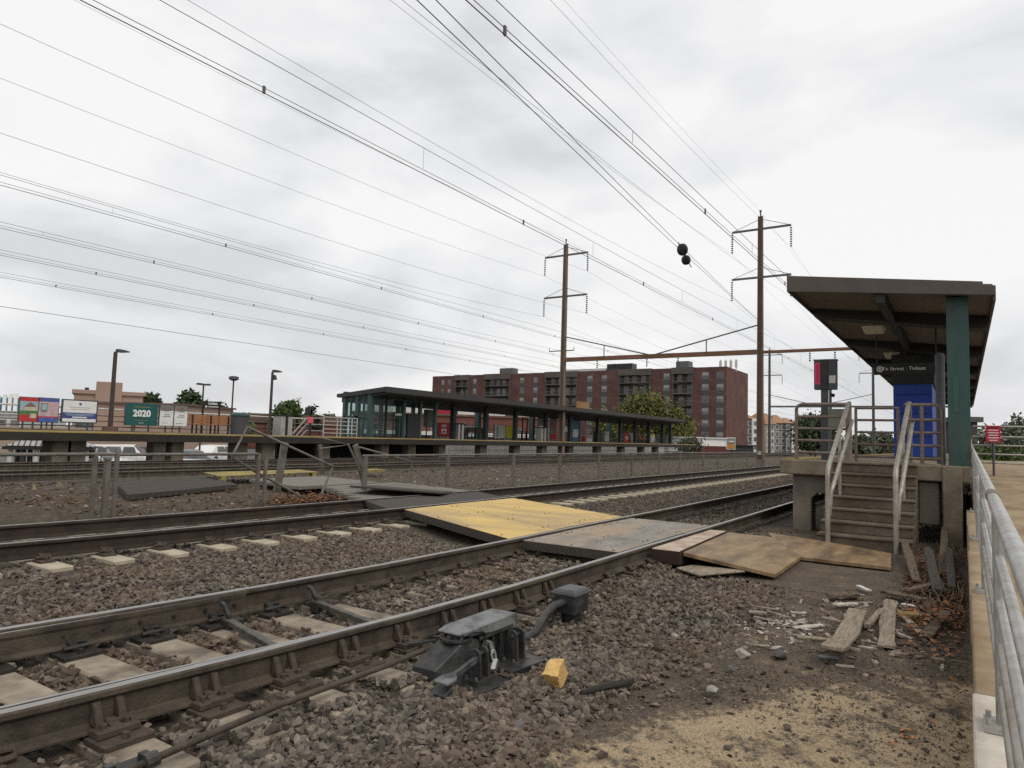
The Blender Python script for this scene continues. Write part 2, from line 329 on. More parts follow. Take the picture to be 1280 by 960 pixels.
vr = N.new('ShaderNodeTexVoronoi'); vr.inputs['Scale'].default_value = 16; L.new(tcg.outputs['Object'], vr.inputs['Vector'])
L.new(math_('ADD', noise(45, 8, .75), math_('MULTIPLY', vr.outputs['Distance'], -.8)), bp.inputs['Height']); L.new(bp.outputs[0], b.inputs['Normal'])
ground = bigmesh('ground', verts, faces, [gM], smooth=True); struct(ground)
def setattr_(name, a):
    q = ground.data.attributes.new(name, 'FLOAT', 'POINT'); q.data.foreach_set('value', np.clip(a, 0, 1).astype(np.float32).ravel())
wob = .25*fbm(GX, GY, 9, .7)
def dirtmask(x, y): return np.clip((np.interp(x, [0, 2.5, 3.5, 4.2, 5.2, 6.5, 8, 9.2, 11, 13], [1.7, 1.75, 1.9, 1.86, 1.66, 1.7, 1.85, 1.9, 2.3, 2.6]) + .12 - y)/.4, 0, 1)*(np.asarray(y) > -3)
setattr_('dirt', dirtmask(GX, GY+wob))
# sawdust: patch between the camera and the line through (2.8,1.8) (4.8,1.2) (5.6,.5)
edge = np.interp(GX, [0, 2.6, 3.5, 4.1, 4.8, 5.6, 6.0], [2.1, 1.95, 1.80, 1.52, 1.2, .62, -.4])
sandA = np.clip((edge-GY+wob*.5)/.36, 0, 1)*(GX < 7)*(GY > -1)
sandA = sandA*(.74+.55*fbm(GX, GY, 21, .9, 3))
setattr_('sand', sandA)
setattr_('soil', np.clip((GY-10.6)/.6, 0, 1)*np.clip((18.6-GY)/.6, 0, 1)*np.clip(1-(GX-13)/6, .15, 1))
setattr_('far', np.clip((GY-31)/3, 0, 1)+np.clip((-2.5-GY)/1, 0, 1))
# ------------------------------------------------------------------ loose stones
def hull(n, seed, flat=1):
    r = np.random.default_rng(seed); p = r.normal(size=(n, 3)); p /= np.linalg.norm(p, axis=1)[:, None]; p *= r.uniform(.78, 1.08, (n, 1)); p *= [1.15, .85, .7*flat]
    bm = bmesh.new()
    for q in p: bm.verts.new(q)
    bmesh.ops.convex_hull(bm, input=bm.verts)
    bmesh.ops.delete(bm, geom=[v for v in bm.verts if not v.link_faces], context='VERTS'); bmesh.ops.triangulate(bm, faces=bm.faces)
    bm.verts.index_update(); V = np.array([v.co[:] for v in bm.verts]); F = np.array([[v.index for v in f.verts] for f in bm.faces]); bm.free(); return V, F
def scatter(name, pts, size, temps, mats, mi=None, flatten=1.0):
    Vs = []; Fs = []; k = 0; Ms = []; n = len(pts); tid = RNG.integers(0, len(temps), n)
    for t in range(len(temps)):
        I = np.where(tid == t)[0]
        if not len(I): continue
        V, F = temps[t]; q = RNG.normal(size=(len(I), 4)); q /= np.linalg.norm(q, axis=1)[:, None]; w, x, y, z = q.T
        Rm = np.stack([1-2*(y*y+z*z), 2*(x*y-z*w), 2*(x*z+y*w), 2*(x*y+z*w), 1-2*(x*x+z*z), 2*(y*z-x*w), 2*(x*z-y*w), 2*(y*z+x*w), 1-2*(x*x+y*y)], -1).reshape(-1, 3, 3)
        vv = np.einsum('nij,vj->nvi', Rm, V)*size[I][:, None, None]; vv[:, :, 2] *= flatten; vv += pts[I][:, None, :]
        Vs.append(vv.reshape(-1, 3)); Fs.append((F[None]+(np.arange(len(I))*len(V))[:, None, None]+k).reshape(-1, 3)); k += len(I)*len(V)
        if mi is not None: Ms.append(np.repeat(mi[I], len(F)))
    return bigmesh(name, np.concatenate(Vs), np.concatenate(Fs), mats, np.concatenate(Ms) if mi is not None else None)
def inview(x, y, z, mg=150):
    u, v, d = proj(x, y, z); return (d > .3) & (u > -mg) & (u < 1280+mg) & (v > -mg) & (v < 960+mg)
T1A = np.array(T1TIES); T2A = np.array(T2TIES)
def t1n_(x): return 3.29+.26*(np.maximum(0, 6-x)/4.2)**2
def rawtie(x, y): return (np.min(np.abs(x[:, None]-T1A[None]), 1) < .15) & (y > np.where(x < 3.7, t1n_(x)-.6, t1n_(x)-.34)) & (y < 5.4)
def ontie(x, y):
    a = (np.min(np.abs(x[:, None]-T1A[None]), 1) < .135) & (y > 2.72) & (y < 5.4)
    c = (np.min(np.abs(x[:, None]-T2A[None]), 1) < .135) & (y > 7.62) & (y < 8.4)
    a &= ~((x > 3.7) & (y < 3.12)) & ((x < 4.4) | (RNG.random(len(x)) < .12)) & ~((y < t1n_(x)-.50) & (x > 2.0))
    return a | c
def incross(x, y):   # under the crossing boards
    a = (y > 4.75) & (y < 8.2) & (x > 7.45+.42*(y-4.9)) & (x < 11.0+.53*(y-4.9))
    b_ = (y > 3.3) & (y <= 4.8) & (x > 7.55) & (x < 11.0)
    c_ = (y > .75) & (y < 3.3) & (x > 8.2) & (x < 10.7)
    d_ = (y >= 8.2) & (y < 9.7) & (x > 8.9) & (x < 13)
    return a | b_ | c_ | d_
def onrail(x, y):
    f = .26*(np.maximum(0, 6-x)/4.2)**2; g = .33*(np.maximum(0, 11-x)/7.5)**2; o = np.zeros(len(x), bool)
    for c0 in (3.29, 4.795): o |= np.abs(y-c0-f) < .085
    for c0 in (8.18, 9.70): o |= np.abs(y-c0-g) < .085
    return o
T_hi = [hull(13, s) for s in range(14)]; T_lo = [hull(8, 50+s) for s in range(8)]
def field(n, x0, x1, y0, y1, pw=1.0):
    x = x0+(x1-x0)*RNG.random(n)**pw; y = y0+(y1-y0)*RNG.random(n); return x, y
def spread(name, n, x0, x1, y0, y1, s0, s1, temps, mats, zup=.0, pw=1., dens=None, flatten=1., mi=None, mg=150):
    x, y = field(n, x0, x1, y0, y1, pw); z = gz(x, y)
    k = inview(x, y, z, mg) & ~ontie(x, y) & ~incross(x, y) & ~onrail(x, y) & ~((x > 3.5) & (x < 3.84) & (y > 2.40) & (y < 2.78)) & ~((x > 3.9) & (x < 4.3) & (y > 2.42) & (y < 2.86))
    if dens is not None: k &= RNG.random(n) < dens(x, y)
    x, y, z = x[k], y[k], z[k]; z = z+np.where(rawtie(x, y), .047, 0); s = s0+(s1-s0)*RNG.random(len(x))**1.8
    p = np.stack([x, y, z+zup+RNG.uniform(-.3, .35, len(x))*s], -1)
    return p, s
def bdens(x, y): return 1-dirtmask(x, y+.2*fbm(x, y, 9, .7))*.97
ps = []
ps.append(spread('', 42000, .9, 9, 1.5, 8.6, .015, .046, T_hi, None, .008, .85, bdens))
p1, s1 = ps[0]
p1b, s1b = spread('', 12000, .9, 4.8, 1.75, 3.3, .014, .040, T_hi, None, .012, 1., bdens)
p1, s1 = np.concatenate([p1, p1b]), np.concatenate([s1, s1b])
o = scatter('ballast_stones', p1, s1, T_hi, [m_stone], flatten=.85); tag(o, 'dark grey brown crushed stone ballast packed around the two nearer tracks', 'ballast', kind='stuff')
p2_, s2_ = spread('', 52000, 8.5, 40, 1.8, 11.2, .03, .055, T_lo, None, .0, 1.5, lambda x, y: bdens(x, y)*(~((y < 3.2) & (x > 13.3))), mg=40)
o = scatter('distant_ballast', p2_, s2_, T_lo, [m_stone], flatten=.8); tag(o, 'grey ballast stone beside the rails beyond the crossing boards', 'ballast', kind='stuff')
p3, s3 = spread('', 24000, 6, 60, 10.2, 28.0, .03, .085, T_lo, None, .0, 1.3, lambda x, y: np.where((y > 11.2) & (y < 18.5), .55, 1.)*(np.abs(y-20.5) > .6), mg=30)
o = scatter('strip_rubble', p3, s3, T_lo, [m_stone, m_lit, mat('tan rubble', (.17, .13, .085), (.09, .07, .045), 8, .95, island=.6)], mi=RNG.choice(3, len(p3), p=[.69, .05, .26]), flatten=.7); tag(o, 'brown rubble and stone strewn over the strip beyond the second track', 'rubble', kind='stuff')
pg, sg = spread('', 40000, 1.6, 10, .0, 3.0, .004, .013, T_lo, None, .002, .75, lambda x, y: dirtmask(x, y+.1)*(.95-.35*(y < np.interp(x, [2.6, 4.8, 5.6], [1.9, 1.1, .4]))))
o = scatter('dirt_grit', pg, sg, T_lo, [m_gravel, m_lit], mi=(RNG.random(len(pg)) < .012).astype(int), flatten=.7); tag(o, 'fine grit and pebbles in the bare dirt beside the ramp', 'grit', kind='stuff')
pm, sm_ = spread('', 1500, 1.8, 8.5, .05, 3.0, .014, .032, T_hi, None, .004, .8, lambda x, y: dirtmask(x, y-.3)*.8)
o = scatter('loose_pebbles', pm, sm_, T_hi, [m_stone], flatten=.7); tag(o, 'scattered larger pebbles half sunk in the dirt and sawdust', 'pebbles', kind='stuff')
pf = np.stack([RNG.normal(6.4, .42, 260), RNG.normal(1.38, .24, 260), np.zeros(260)], -1); pf[:, 2] = gz(pf[:, 0], pf[:, 1])+.004
o = scatter('plaster_rubble', pf, .006+.042*RNG.random(260)**3, T_hi, [m_lit], flatten=.45); tag(o, 'white crumbled plaster flakes scattered on the dark dirt', 'plaster rubble', kind='stuff')
dk = []
for (n_, ax_, bx_, ay_, by_, zz_) in ((90, 8.2, 10.8, 5.0, 7.7, -.008), (70, 7.7, 10.9, 3.45, 4.65, -.010)):
    xx = RNG.uniform(ax_, bx_, n_); yy = RNG.uniform(ay_, by_, n_); yy = np.where(RNG.random(n_) < .45, (ay_ if zz_ > -.009 else by_)+RNG.normal(0, .08, n_)*.5+(.05 if zz_ > -.009 else -.05), yy); dk.append(np.stack([xx, yy, np.full(n_, zz_)], -1))
dk = np.concatenate(dk); o = scatter('deck_grit', dk, .004+.011*RNG.random(len(dk))**2, T_lo, [m_stone], flatten=.8); tag(o, 'small stones and grit lying on top of the crossing decks', 'grit', kind='stuff')
sc_ = []
n_ = 2600; xx = RNG.uniform(5.5, 14, n_); yy = RNG.uniform(10.4, 18, n_); kk = fbm(xx, yy, 33, .5, 3) > .12; sc_ = np.stack([xx, yy, gz(xx, yy)+.01], -1)[kk]
o = scatter('scrub_litter', sc_, .02+.05*RNG.random(len(sc_)), [hull(8, 90+s, .4) for s in range(6)], [mat('rusty scrub', (.13, .06, .028), (.07, .045, .025), 6, .95, island=.6)], flatten=.6); tag(o, 'rusty brown dead weeds and litter matted over the strip past the second track', 'dead weeds', kind='stuff')
# ------------------------------------------------------------------ rails and ties
RP = [(-.07,0),(-.07,.010),(-.022,.026),(-.009,.036),(-.009,.128),(-.03,.142),(-.037,.150),(-.037,.172),(-.028,.182),(.028,.182),(.037,.172),(.037,.150),(.03,.142),(.009,.128),(.009,.036),(.022,.026),(.07,.010),(.07,0)]
def rail(name, f, x0, x1, label, material, n=60, sc=1.0, parent=None):
    xs = [x0+(x1-x0)*(i/n)**1.6 for i in range(n+1)]; b = MB(); rings = []
    for x in xs: rings.append([(x, f(x)+p[0], -.183+p[1]) for p in RP])
    b.loft(rings); np_ = len(RP)
    b.m = [1 if (i < n*np_ and i % np_ in (8, 9)) else 0 for i in range(len(b.f))]
    o = b.build(name, [material, m_top], parent)
    if label: tag(o, label, 'rail', 'running rails')
    return o
rail('rail', t1n, -3, 140, 'rail of the nearest track, with braces and a throw rod beside it', m_rail)
rail('rail', t1f, -3, 140, 'farther rail of the nearest track, just this side of the yellow crossing deck', m_rail)
rail('rail', t2n, -3, 140, 'dark brown rail touching the far edge of the yellow crossing deck', m_railred)
rail('rail', t2f, -3, 140, 'dark brown rail against the far edge of the dark crossing boards', m_railred)
rail('rail', lambda x: T3[0], -10, 160, 'nearer rail of the track just past the low mesh fence', m_rail, 12)
rail('rail', lambda x: T3[1], -10, 160, 'second rail past the low mesh fence', m_rail, 12)
rail('rail', lambda x: T4[0], -10, 160, 'third rail past the low mesh fence', m_rail, 12)
rail('rail', lambda x: T4[1], -10, 160, 'rail closest to the far platform', m_rail, 12)
# switch point lying against the near rail
b = MB(); rings = []
for i in range(25):
    x = -3+i*(7.0)/24; t = min(1, max(0, (4.0-x)/2.2)); rings.append([(x, t1n(x)+.042+.012*(1-t)+p[0]*.45*(.25+.75*t)+.025*t, -.183+p[1]*(.93+.06*t)) for p in RP])
b.loft(rings); b.m = [1 if (i < 24*18 and i % 18 in (8, 9)) else 0 for i in range(len(b.f))]
tag(b.build('switch_point', [m_rail, m_top]), 'tapered switch point rail lying against the inside of the nearest rail', 'switch point')
b = MB(); rings = []
for i in range(25):
    x = -3+i*6.6/24; t = min(1, max(0, (3.6-x)/2.2)); rings.append([(x, t1f(x)-.048-.03*t+p[0]*.45*(.25+.75*t), -.183+p[1]*(.90+.06*t)) for p in RP])
b.loft(rings); b.m = [1 if (i < 24*18 and i % 18 in (8, 9)) else 0 for i in range(len(b.f))]
tag(b.build('switch_point', [m_rail, m_top]), 'tapered switch point rail inside the farther rail of the nearest track', 'switch point')
# ties with plates, clips and rail braces
def tie_block(x, y0, y1, w, material, name, label, cat, grp, skew=0):
    t = thing(name, label, cat, (x, (y0+y1)/2, TIE_Z), grp)
    b = MB(); b.bb(x-w/2, x+w/2, y0, y1, TIE_Z-.16, TIE_Z); b.build('tie_body', material, t, bevel=.012)
    return t
def plate(parent, x, y, sides=(-1, 1), material=None, big=True):
    material = material or m_plate; w = .24 if big else .15
    for s in sides:
        b = MB(); yc = y+s*.15
        b.bb(x-w/2, x+w/2, y+s*.055 if s > 0 else y-.055-.19, y+.055+.19 if s > 0 else y-.055, TIE_Z, TIE_Z+.026)
        b.ob((x, yc-s*.055, TIE_Z+.058), (.024, 0, 0), (0, .05, -.016*s), (0, 0, .011))
        b.tube([(x-.075, yc-.02*s, TIE_Z+.05), (x+.075, yc-.02*s, TIE_Z+.05)], .017, 6)
        b.tube([(x+.07, yc-.02*s, TIE_Z+.05), (x+.085, yc-.07*s, TIE_Z+.064), (x-.03, yc-.08*s, TIE_Z+.075)], .014, 6)
        b.tube([(x, yc+.05*s, TIE_Z+.026), (x, yc+.05*s, TIE_Z+.055)], .018, 6)
        b.build('tie_plate', material, parent, bevel=.004)
def brace(parent, x, y, s=-1):   # cast rail brace leaning on the outside of the rail
    b = MB()
    for dx in (-.055, .055):
        b.loft([[(x+dx-.022, y+s*.010, -.15), (x+dx+.022, y+s*.010, -.15), (x+dx+.022, y+s*.014, -.048), (x+dx-.022, y+s*.014, -.048)], [(x+dx-.020, y+s*.085, -.165), (x+dx+.020, y+s*.085, -.165), (x+dx+.014, y+s*.036, -.055), (x+dx-.014, y+s*.036, -.055)]])
        b.tube([(x+dx, y+s*.10, TIE_Z+.05), (x+dx, y+s*.10, TIE_Z+.085)], .017, 6)
    b.bb(x-.10, x+.10, min(y+s*.06, y+s*.15), max(y+s*.06, y+s*.15), TIE_Z+.027, TIE_Z+.06)
    b.build('rail_brace', m_plate, parent, bevel=.004)
for i, x in enumerate(T1TIES):
    if x < .3: continue
    wide = .25
    y0 = t1n(x)-(.62 if i % 5 != 2 else .5) if x < 3.7 else t1n(x)-.32; y1 = t1f(x)+.55
    lab = 'grey concrete tie of the nearest track, partly sunk in ballast' if x > 5.6 else 'wide tan grey concrete tie under the switch with bolted tie plates'
    t = tie_block(x, y0, y1, wide, m_tie if x < 7.4 else m_tie, 'concrete_tie', lab, 'railway tie', 'ties of the nearest track' if x > 5.6 else 'ties under the switch')
    if x < 8:
        plate(t, x, t1n(x)); plate(t, x, t1f(x), (-1,), m_plate2 if x < 4.2 else m_plate)
        if 1.5 < x < 5.8: brace(t, x, t1n(x))
    elif x < 16:
        plate(t, x, t1n(x), (-1, 1), None, False)
for x in T2TIES:
    if x < 1: continue
    t = tie_block(x, t2n(x)-.56, t2f(x)+.5, .24, m_tie2, 'concrete_tie', 'pale cream concrete tie of the second track, its end showing past the brown rail', 'railway tie', 'ties of the second track')
    if x < 9: plate(t, x, t2n(x), (-1,), None, False)
# throw rods between the rails of the switch
for k, (xa, xb) in enumerate(((3.05, 3.55), (3.9, 4.35))):
    t = thing('switch_rod', ['flat steel throw rod across the ties, with a bent black bracket at its far end', 'pale steel throw rod across the ties, nearer the crossing boards'][k], 'switch rod', (xa, 4.0, -.16))
    b = MB(); b.beam((xa-.02, t1n(xa)+.06, -.165), (xb-.2, t1f(xb)-.16, -.165), .055, .04, m=0); b.build('bar', mat('greased rod steel', (.13, .115, .095), (.06, .055, .048), 8, .6, metal=.3), t, bevel=.005)
    b = MB(); ye = t1f(xb)-.07
    b.tube([(xb-.2, ye-.03, -.055), (xb-.22, ye-.10, -.06), (xb-.22, ye-.15, -.12), (xb-.2, ye-.17, -.20)], .02, 8); b.bb(xb-.26, xb-.13, ye-.22, ye-.12, -.24, -.15); b.build('bracket', m_plate2, t, bevel=.004)
# bolts of the joint bar on the far rail
t = thing('joint_bar', 'bolted joint bar on the web of the farther rail, greasy and dark', 'joint bar', (2.9, 4.85, -.1))
b = MB(); b.prism([(2.2, t1f(2.2)-.03), (3.6, t1f(3.6)-.03), (3.6, t1f(3.6)-.012), (2.2, t1f(2.2)-.012)], -.145, -.06); b.build('bar', m_plate2, t, bevel=.006)
for i in range(6):
    x = 2.3+i*.24; b = MB(); b.tube([(x, t1f(x)-.03, -.10), (x, t1f(x)-.062, -.10)], .017, 6); b.tube([(x, t1f(x)-.06, -.10), (x, t1f(x)-.078, -.10)], .010, 6); b.build('bolt', m_plate2, t)
# long rod along the tie ends, with clamp plates
rp_ = [(1.4, 2.92, -.16), (1.85, 2.97, -.155), (2.5, 3.02, -.15), (3.3, 2.99, -.14), (3.55, 2.93, -.10)]
t = thing('operating_rod', 'long brown steel rod running along the tie ends to the black switch machine', 'rod', (2.4, 3.0, -.16))
b = MB(); b.tube(rp_, .017, 10); b.build('rod', m_rail, t, smooth=True)
b = MB(); b.tube([(1.74, 2.962, -.155), (1.80, 2.967, -.155)], .034, 10); b.build('collar', m_machine, t)
b = MB(); b.bb(1.60, 1.86, 3.02, 3.11, TIE_Z, TIE_Z+.03); b.bb(1.63, 1.67, 3.04, 3.08, TIE_Z+.03, TIE_Z+.06); b.bb(1.78, 1.82, 3.04, 3.08, TIE_Z+.03, TIE_Z+.06); b.build('clamp_plate', m_machine, t, bevel=.003)
# ------------------------------------------------------------------ crossing boards
def board(name, pts, top, thick, materials, label, cat='deck board', bev=.008, side=None, grp=None):
    b = MB(); b.prism([(p[0], p[1]) for p in pts], top-thick, top)
    if side is not None: b.m = [1, 0]+[1]*len(pts)
    o = b.build(name, materials, None, bevel=bev); return tag(o, label, cat, grp)
def pz(u, v, z): q = P(u, v, z=z); return (q.x, q.y)
b_y = [pz(620, 673, .0), pz(771, 646, 0), pz(650, 622, 0), pz(508, 636.5, 0)]
def panelled(corners, splits, top, thick, materials, label, bolts):
    A0, A1, B1, B0 = [Vector(c) for c in corners]; b = MB(); bt_ = []
    t = thing('crossing_deck', label, 'deck board', ((A0.x+B1.x)/2, (A0.y+B1.y)/2, top))
    for i in range(len(splits)-1):
        f0, f1 = splits[i]+.0012, splits[i+1]-.0012; q = [A0.lerp(A1, f0), A0.lerp(A1, f1), B0.lerp(B1, f1), B0.lerp(B1, f0)]; dz = .004*((i % 2)-.5)
        k = len(b.f); b.prism([tuple(p) for p in q], top-thick, top+dz); b.m[k:] = [1, 0]+[1]*4
        for fa in (.06, .94):
            for fb_ in np.linspace(.08, .92, bolts): bt_.append((q[0].lerp(q[1], fa).lerp(q[3].lerp(q[2], fa), fb_), top+dz))
    b.build('deck_panel', materials, t, bevel=.006)
    for (p, z) in bt_:
        b = MB(); b.tube([(p.x, p.y, z-.01), (p.x, p.y, z+.006)], .016, 8); b.build('bolt', m_plate, t)
panelled([(7.52, 4.885), (11.05, 4.885), (12.55, 8.08), (9.12, 8.10)], [0, .35, .68, 1], -.012, .13, [m_ydeck, m_timber], 'broad yellow painted crossing deck between the two nearer tracks', 4)
panelled([(7.55, 3.375), (11.0, 3.375), (11.0, 4.70), (7.55, 4.70)], [0, .3, .66, 1], -.014, .12, [m_gdeck, m_timber], 'grey weathered crossing deck between the rails of the nearest track', 3)
board('worn_panel', [(8.14, 2.85), (10.5, 2.97), (10.45, 3.21), (8.12, 3.21)], -.016, .17, [m_pdeck, mat('maroon board edge', (.05, .018, .015), (.018, .014, .012), 2.2)], 'pinkish white worn board beside the near rail, with a maroon end', 'panel', side=1)
def sheet(name, pts, label, cat):
    b = MB(); b.prism(pts, -.05, 0); return tag(b.build(name, m_ply, bevel=.006), label, cat)
sheet('plywood_sheet', [(8.2, 2.84, -.03), (8.50, 1.85, -.205), (10.08, 1.86, -.205), (11.30, 2.5, -.14), (10.5, 2.955, -.03)], 'large wet tan plywood sheet sloping down from the pinkish white board', 'plywood sheet')
sheet('walkway_board', [(10.12, 1.87, -.215), (10.14, .80, -.22), (11.4, .90, -.215), (11.95, 1.85, -.205), (11.98, 2.72, -.16), (11.34, 2.5, -.155)], 'tan board strip lying along the foot of the concrete stairs', 'walkway board')
board('broken_board', [(7.75, 2.5), (8.36, 2.15), (8.36, 2.75), (8.0, 2.85)], -.185, .025, m_wood, 'small snapped board end under the plywood sheet', 'board')
board('crossing_deck', [(8.95, 8.28), (12.55, 8.28), (13.4, 9.62), (9.75, 9.66)], -.02, .12, [m_timber, m_timber], 'dark timber crossing boards between the rails of the second track', side=1)
# seams of the timber boards
# walkway beyond the second track
b = MB()
for i in range(7):
    y = 9.95+i*.48; b.bb(10.2+.28*i, 13.9+.10*i, y, y+.46, -.16-.004*(i % 2), -.07+.006*(i % 3))
tag(b.build('plank_walkway', m_gplank, bevel=.01), 'silver grey plank walkway leading from the second track to the mesh fence', 'walkway')
b = MB()
for i in range(5):
    y = 13.4+i*.55; b.bb(11.3+.15*i, 14.0+.1*i, y, y+.53, -.14, -.05-.004*(i % 2))
tag(b.build('plank_walkway', m_gplank, bevel=.01), 'grey plank walkway past the leaning posts, ending at the yellow strip', 'walkway')
b = MB(); b.ob((11.95, 10.6, .01), (.75, .35, -.0), (-.34, 1.0, 0), (0, -.0, .02)); 
for v_i, v in enumerate(b.v): b.v[v_i] = (v[0], v[1], v[2]-.03+.07*(12.6-v[0]))
tag(b.build('loose_sheet', m_timber, bevel=.006), 'dark board sheet lying askew on top of the plank walkway', 'board')
b = MB()
for i in range(12):
    f0, f1 = i/12, (i+.9)/12; A0, A1, B0, B1 = Vector((7.7, 14.3)), Vector((11.1, 15.5)), Vector((9.3, 18.0)), Vector((12.1, 18.2)); b.prism([tuple(A0.lerp(B0, f0)), tuple(A1.lerp(B1, f0)), tuple(A1.lerp(B1, f1)), tuple(A0.lerp(B0, f1))], -.24, -.12+.006*(i % 3))
tag(b.build('timber_mat', m_timber, bevel=.01), 'dark grey timber mat lying on the rubble left of the leaning posts', 'timber mat')
b = MB(); b.prism([(11.5, 16.9), (15.2, 17.2), (15.6, 18.5), (12.1, 18.5)], -.03, .0); b.bb(11.6, 11.75, 16.9, 17.05, -.3, -.03); b.bb(15, 15.15, 17.2, 17.35, -.3, -.03)
m_tact = mat('yellow tactile strip', (.33, .26, .07), (.22, .175, .055), 3, .85, .3, 60, stain=(.12, .10, .06), sscale=2, samt=.7)
tag(b.build('tactile_strip', m_tact, bevel=.006), 'yellow tactile warning strip at the far end of the plank walkway', 'tactile strip')
b = MB(); b.prism([(17.6, 17.4), (18.6, 17.5), (18.7, 18.1), (17.7, 18.0)], -.1, -.02); tag(b.build('tactile_strip', m_tact), 'small yellow tactile piece beyond the right leaning post', 'tactile strip')
# ------------------------------------------------------------------ near platform, stairs
PZ = 1.02
t = thing('near_platform', 'brown stained concrete platform end on piers, under the dark canopy', 'platform', (14, 1.4, 0))
b = MB()
b.prism([(13.6, -.10), (85, -.10), (85, 2.93), (13.85, 2.93), (13.66, 2.86), (13.6, 2.72)], PZ-.27, PZ); b.build('slab', m_conc, t, bevel=.02)
b = MB(); b.bb(14.0, 85, 2.55, 2.925, PZ+.002, PZ+.012); b.build('edge_strip', m_yelpaint, t)
def wallarch(x0, x1, ya, yb, z0, z1, oy0, oy1, oz):
    b = MB(); c = .1
    prof = [(ya, z0), (oy0, z0), (oy0, oz-c), (oy0+c, oz), (oy1-c, oz), (oy1, oz-c), (oy1, z0), (yb, z0), (yb, z1), (ya, z1)]
    n = len(prof); A = [(x0, p[0], p[1]) for p in prof]; B = [(x1, p[0], p[1]) for p in prof]
    return b.add(A+B, [tuple(range(n)), tuple(reversed(range(n, 2*n)))]+[(i, n+i, n+(i+1) % n, (i+1) % n) for i in range(n)])
wallarch(13.75, 14.2, 1.0, 2.68, -.5, PZ-.27, 1.72, 2.36, .42).build('pier', m_concp, t, bevel=.015)
b = MB(); b.bb(13.72, 14.2, .36, .66, .02, PZ-.30); b.build('pier', m_concp, t, bevel=.015)
b = MB(); b.bb(13.55, 14.1, .03, .31, -.35, PZ-.005); b.build('pier', m_conc, t, bevel=.015)
for k in range(1, 9):
    b = MB(); b.bb(13.8+6*k, 14.3+6*k, .2, 2.6, -.5, PZ-.27); b.build('pier', m_concp, t)
b = MB(); b.bb(14.3, 70, .05, .25, -.5, PZ-.27); b.build('back_wall', m_concp, t)
t = thing('stairs', 'worn brown concrete stairs of seven risers up to the near platform', 'stairs', (12, 1.35, -.28))
rise = (PZ+.27)/7
for k in range(7):
    b = MB(); x0 = 11.98+.262*k; z1 = -.27+rise*(k+1)
    wl = .02 if k == 0 else 0
    b.bb(x0, 13.58 if k < 6 else 13.597, .66, 1.96+wl, z1-rise-(.3 if k == 0 else 0), z1-.045 if k < 6 else PZ-.05); b.bb(x0-.022, 13.59, .655, 1.965+wl, z1-.045, z1-(.0 if k < 6 else .003)); b.build('step', m_concd, t, bevel=.012)
# railing helper: posts, horizontal bars
def handrail(name, label, yA, yT, side, grp=None):
    t = thing(name, label, 'handrail', (11.9, yA, -.27), grp)
    top = (13.75, yA, PZ+1.0); bend = (12.02, yA, .63); foot = (11.72, yA, -.30)
    b = MB(); b.tube([(13.97, yT, PZ+.02), (13.95, yT, PZ+.95), (13.9, yT, PZ+1.06), (13.8, yT, PZ+1.04), (12.08, yA, .98), (11.98, yA, .90), (11.95, yA, .78), (11.93, yA, -.30)], .038, 10); b.build('top_rail', m_steelw, t, smooth=True)
    b = MB(); b.tube([(13.9, yT-.05, PZ+.74), (12.02, yA-.07, .66), (11.96, yA-.05, .58), (11.96, yA-.02, .2)], .032, 8); b.build('lower_rail', m_steelw, t, smooth=True)
    b = MB(); b.tube([(12.98, (yA+yT)/2, .3), (12.98, (yA+yT)/2, 1.48)], .026, 8); b.build('post', m_steelw, t, smooth=True)
    b = MB(); b.bb(13.87, 14.05, yT-.08, yT+.08, PZ, PZ+.02); b.build('base_plate', m_steelw, t)
handrail('stair_handrail', 'pale steel handrail on the left side of the concrete stairs', 1.81, 1.74, 1)
handrail('stair_handrail', 'pale steel handrail on the right part of the concrete stairs', .87, .79, -1)
def guard(name, label, x, ya, yb, z0, hts, r, material, posts, corner=None, grp=None, xs=None, cat='railing'):
    t = thing(name, label, cat, (x, ya, z0), grp); zt = z0+hts[-1]
    lo, hi = min(ya, yb), max(ya, yb); c = .09
    b = MB(); pts = []
    pts += [(x, hi, z0), (x, hi, zt-c), (x, hi-.03, zt-.03), (x, hi-c, zt)] if corner in ('hi', 'both') else [(x, hi, zt)]
    pts += [(x, lo+c, zt), (x, lo+.03, zt-.03), (x, lo, zt-c), (x, lo, z0)] if corner in ('lo', 'both') else [(x, lo, zt)]
    b.tube(pts, r, 10); b.build('top_rail', material, t, smooth=True)
    for h in hts[:-1]:
        b = MB(); b.tube([(x, lo, z0+h), (x, hi, z0+h)], r*.85, 8); b.build('bar', material, t, smooth=True)
    for y in posts:
        b = MB(); b.tube([(x, y, z0), (x, y, zt-.02)], r, 8); b.bb(x-.06, x+.06, y-.06, y+.06, z0, z0+.015); b.build('post', material, t, smooth=True)
    return t
guard('guard_railing', 'rusty pipe guard railing with five bars on the platform end, left of the stairs', 13.78, 2.62, 1.74, PZ, (.14, .36, .58, .80, 1.03), .03, m_rustpipe, (1.76,), 'hi')
guard('barrier_gate', 'rust and grey pipe barrier closing the top of the concrete stairs', 14.15, 1.68, .96, PZ, (.10, .32, .54, .76, .98), .026, m_rustpipe, (1.66, .98))
guard('guard_railing', 'weathered grey guard railing with a rounded corner in front of the blue wall', 13.8, .86, .30, PZ, (.10, .32, .54, .76, 1.02), .03, m_rustpipe, (.60,), 'lo')
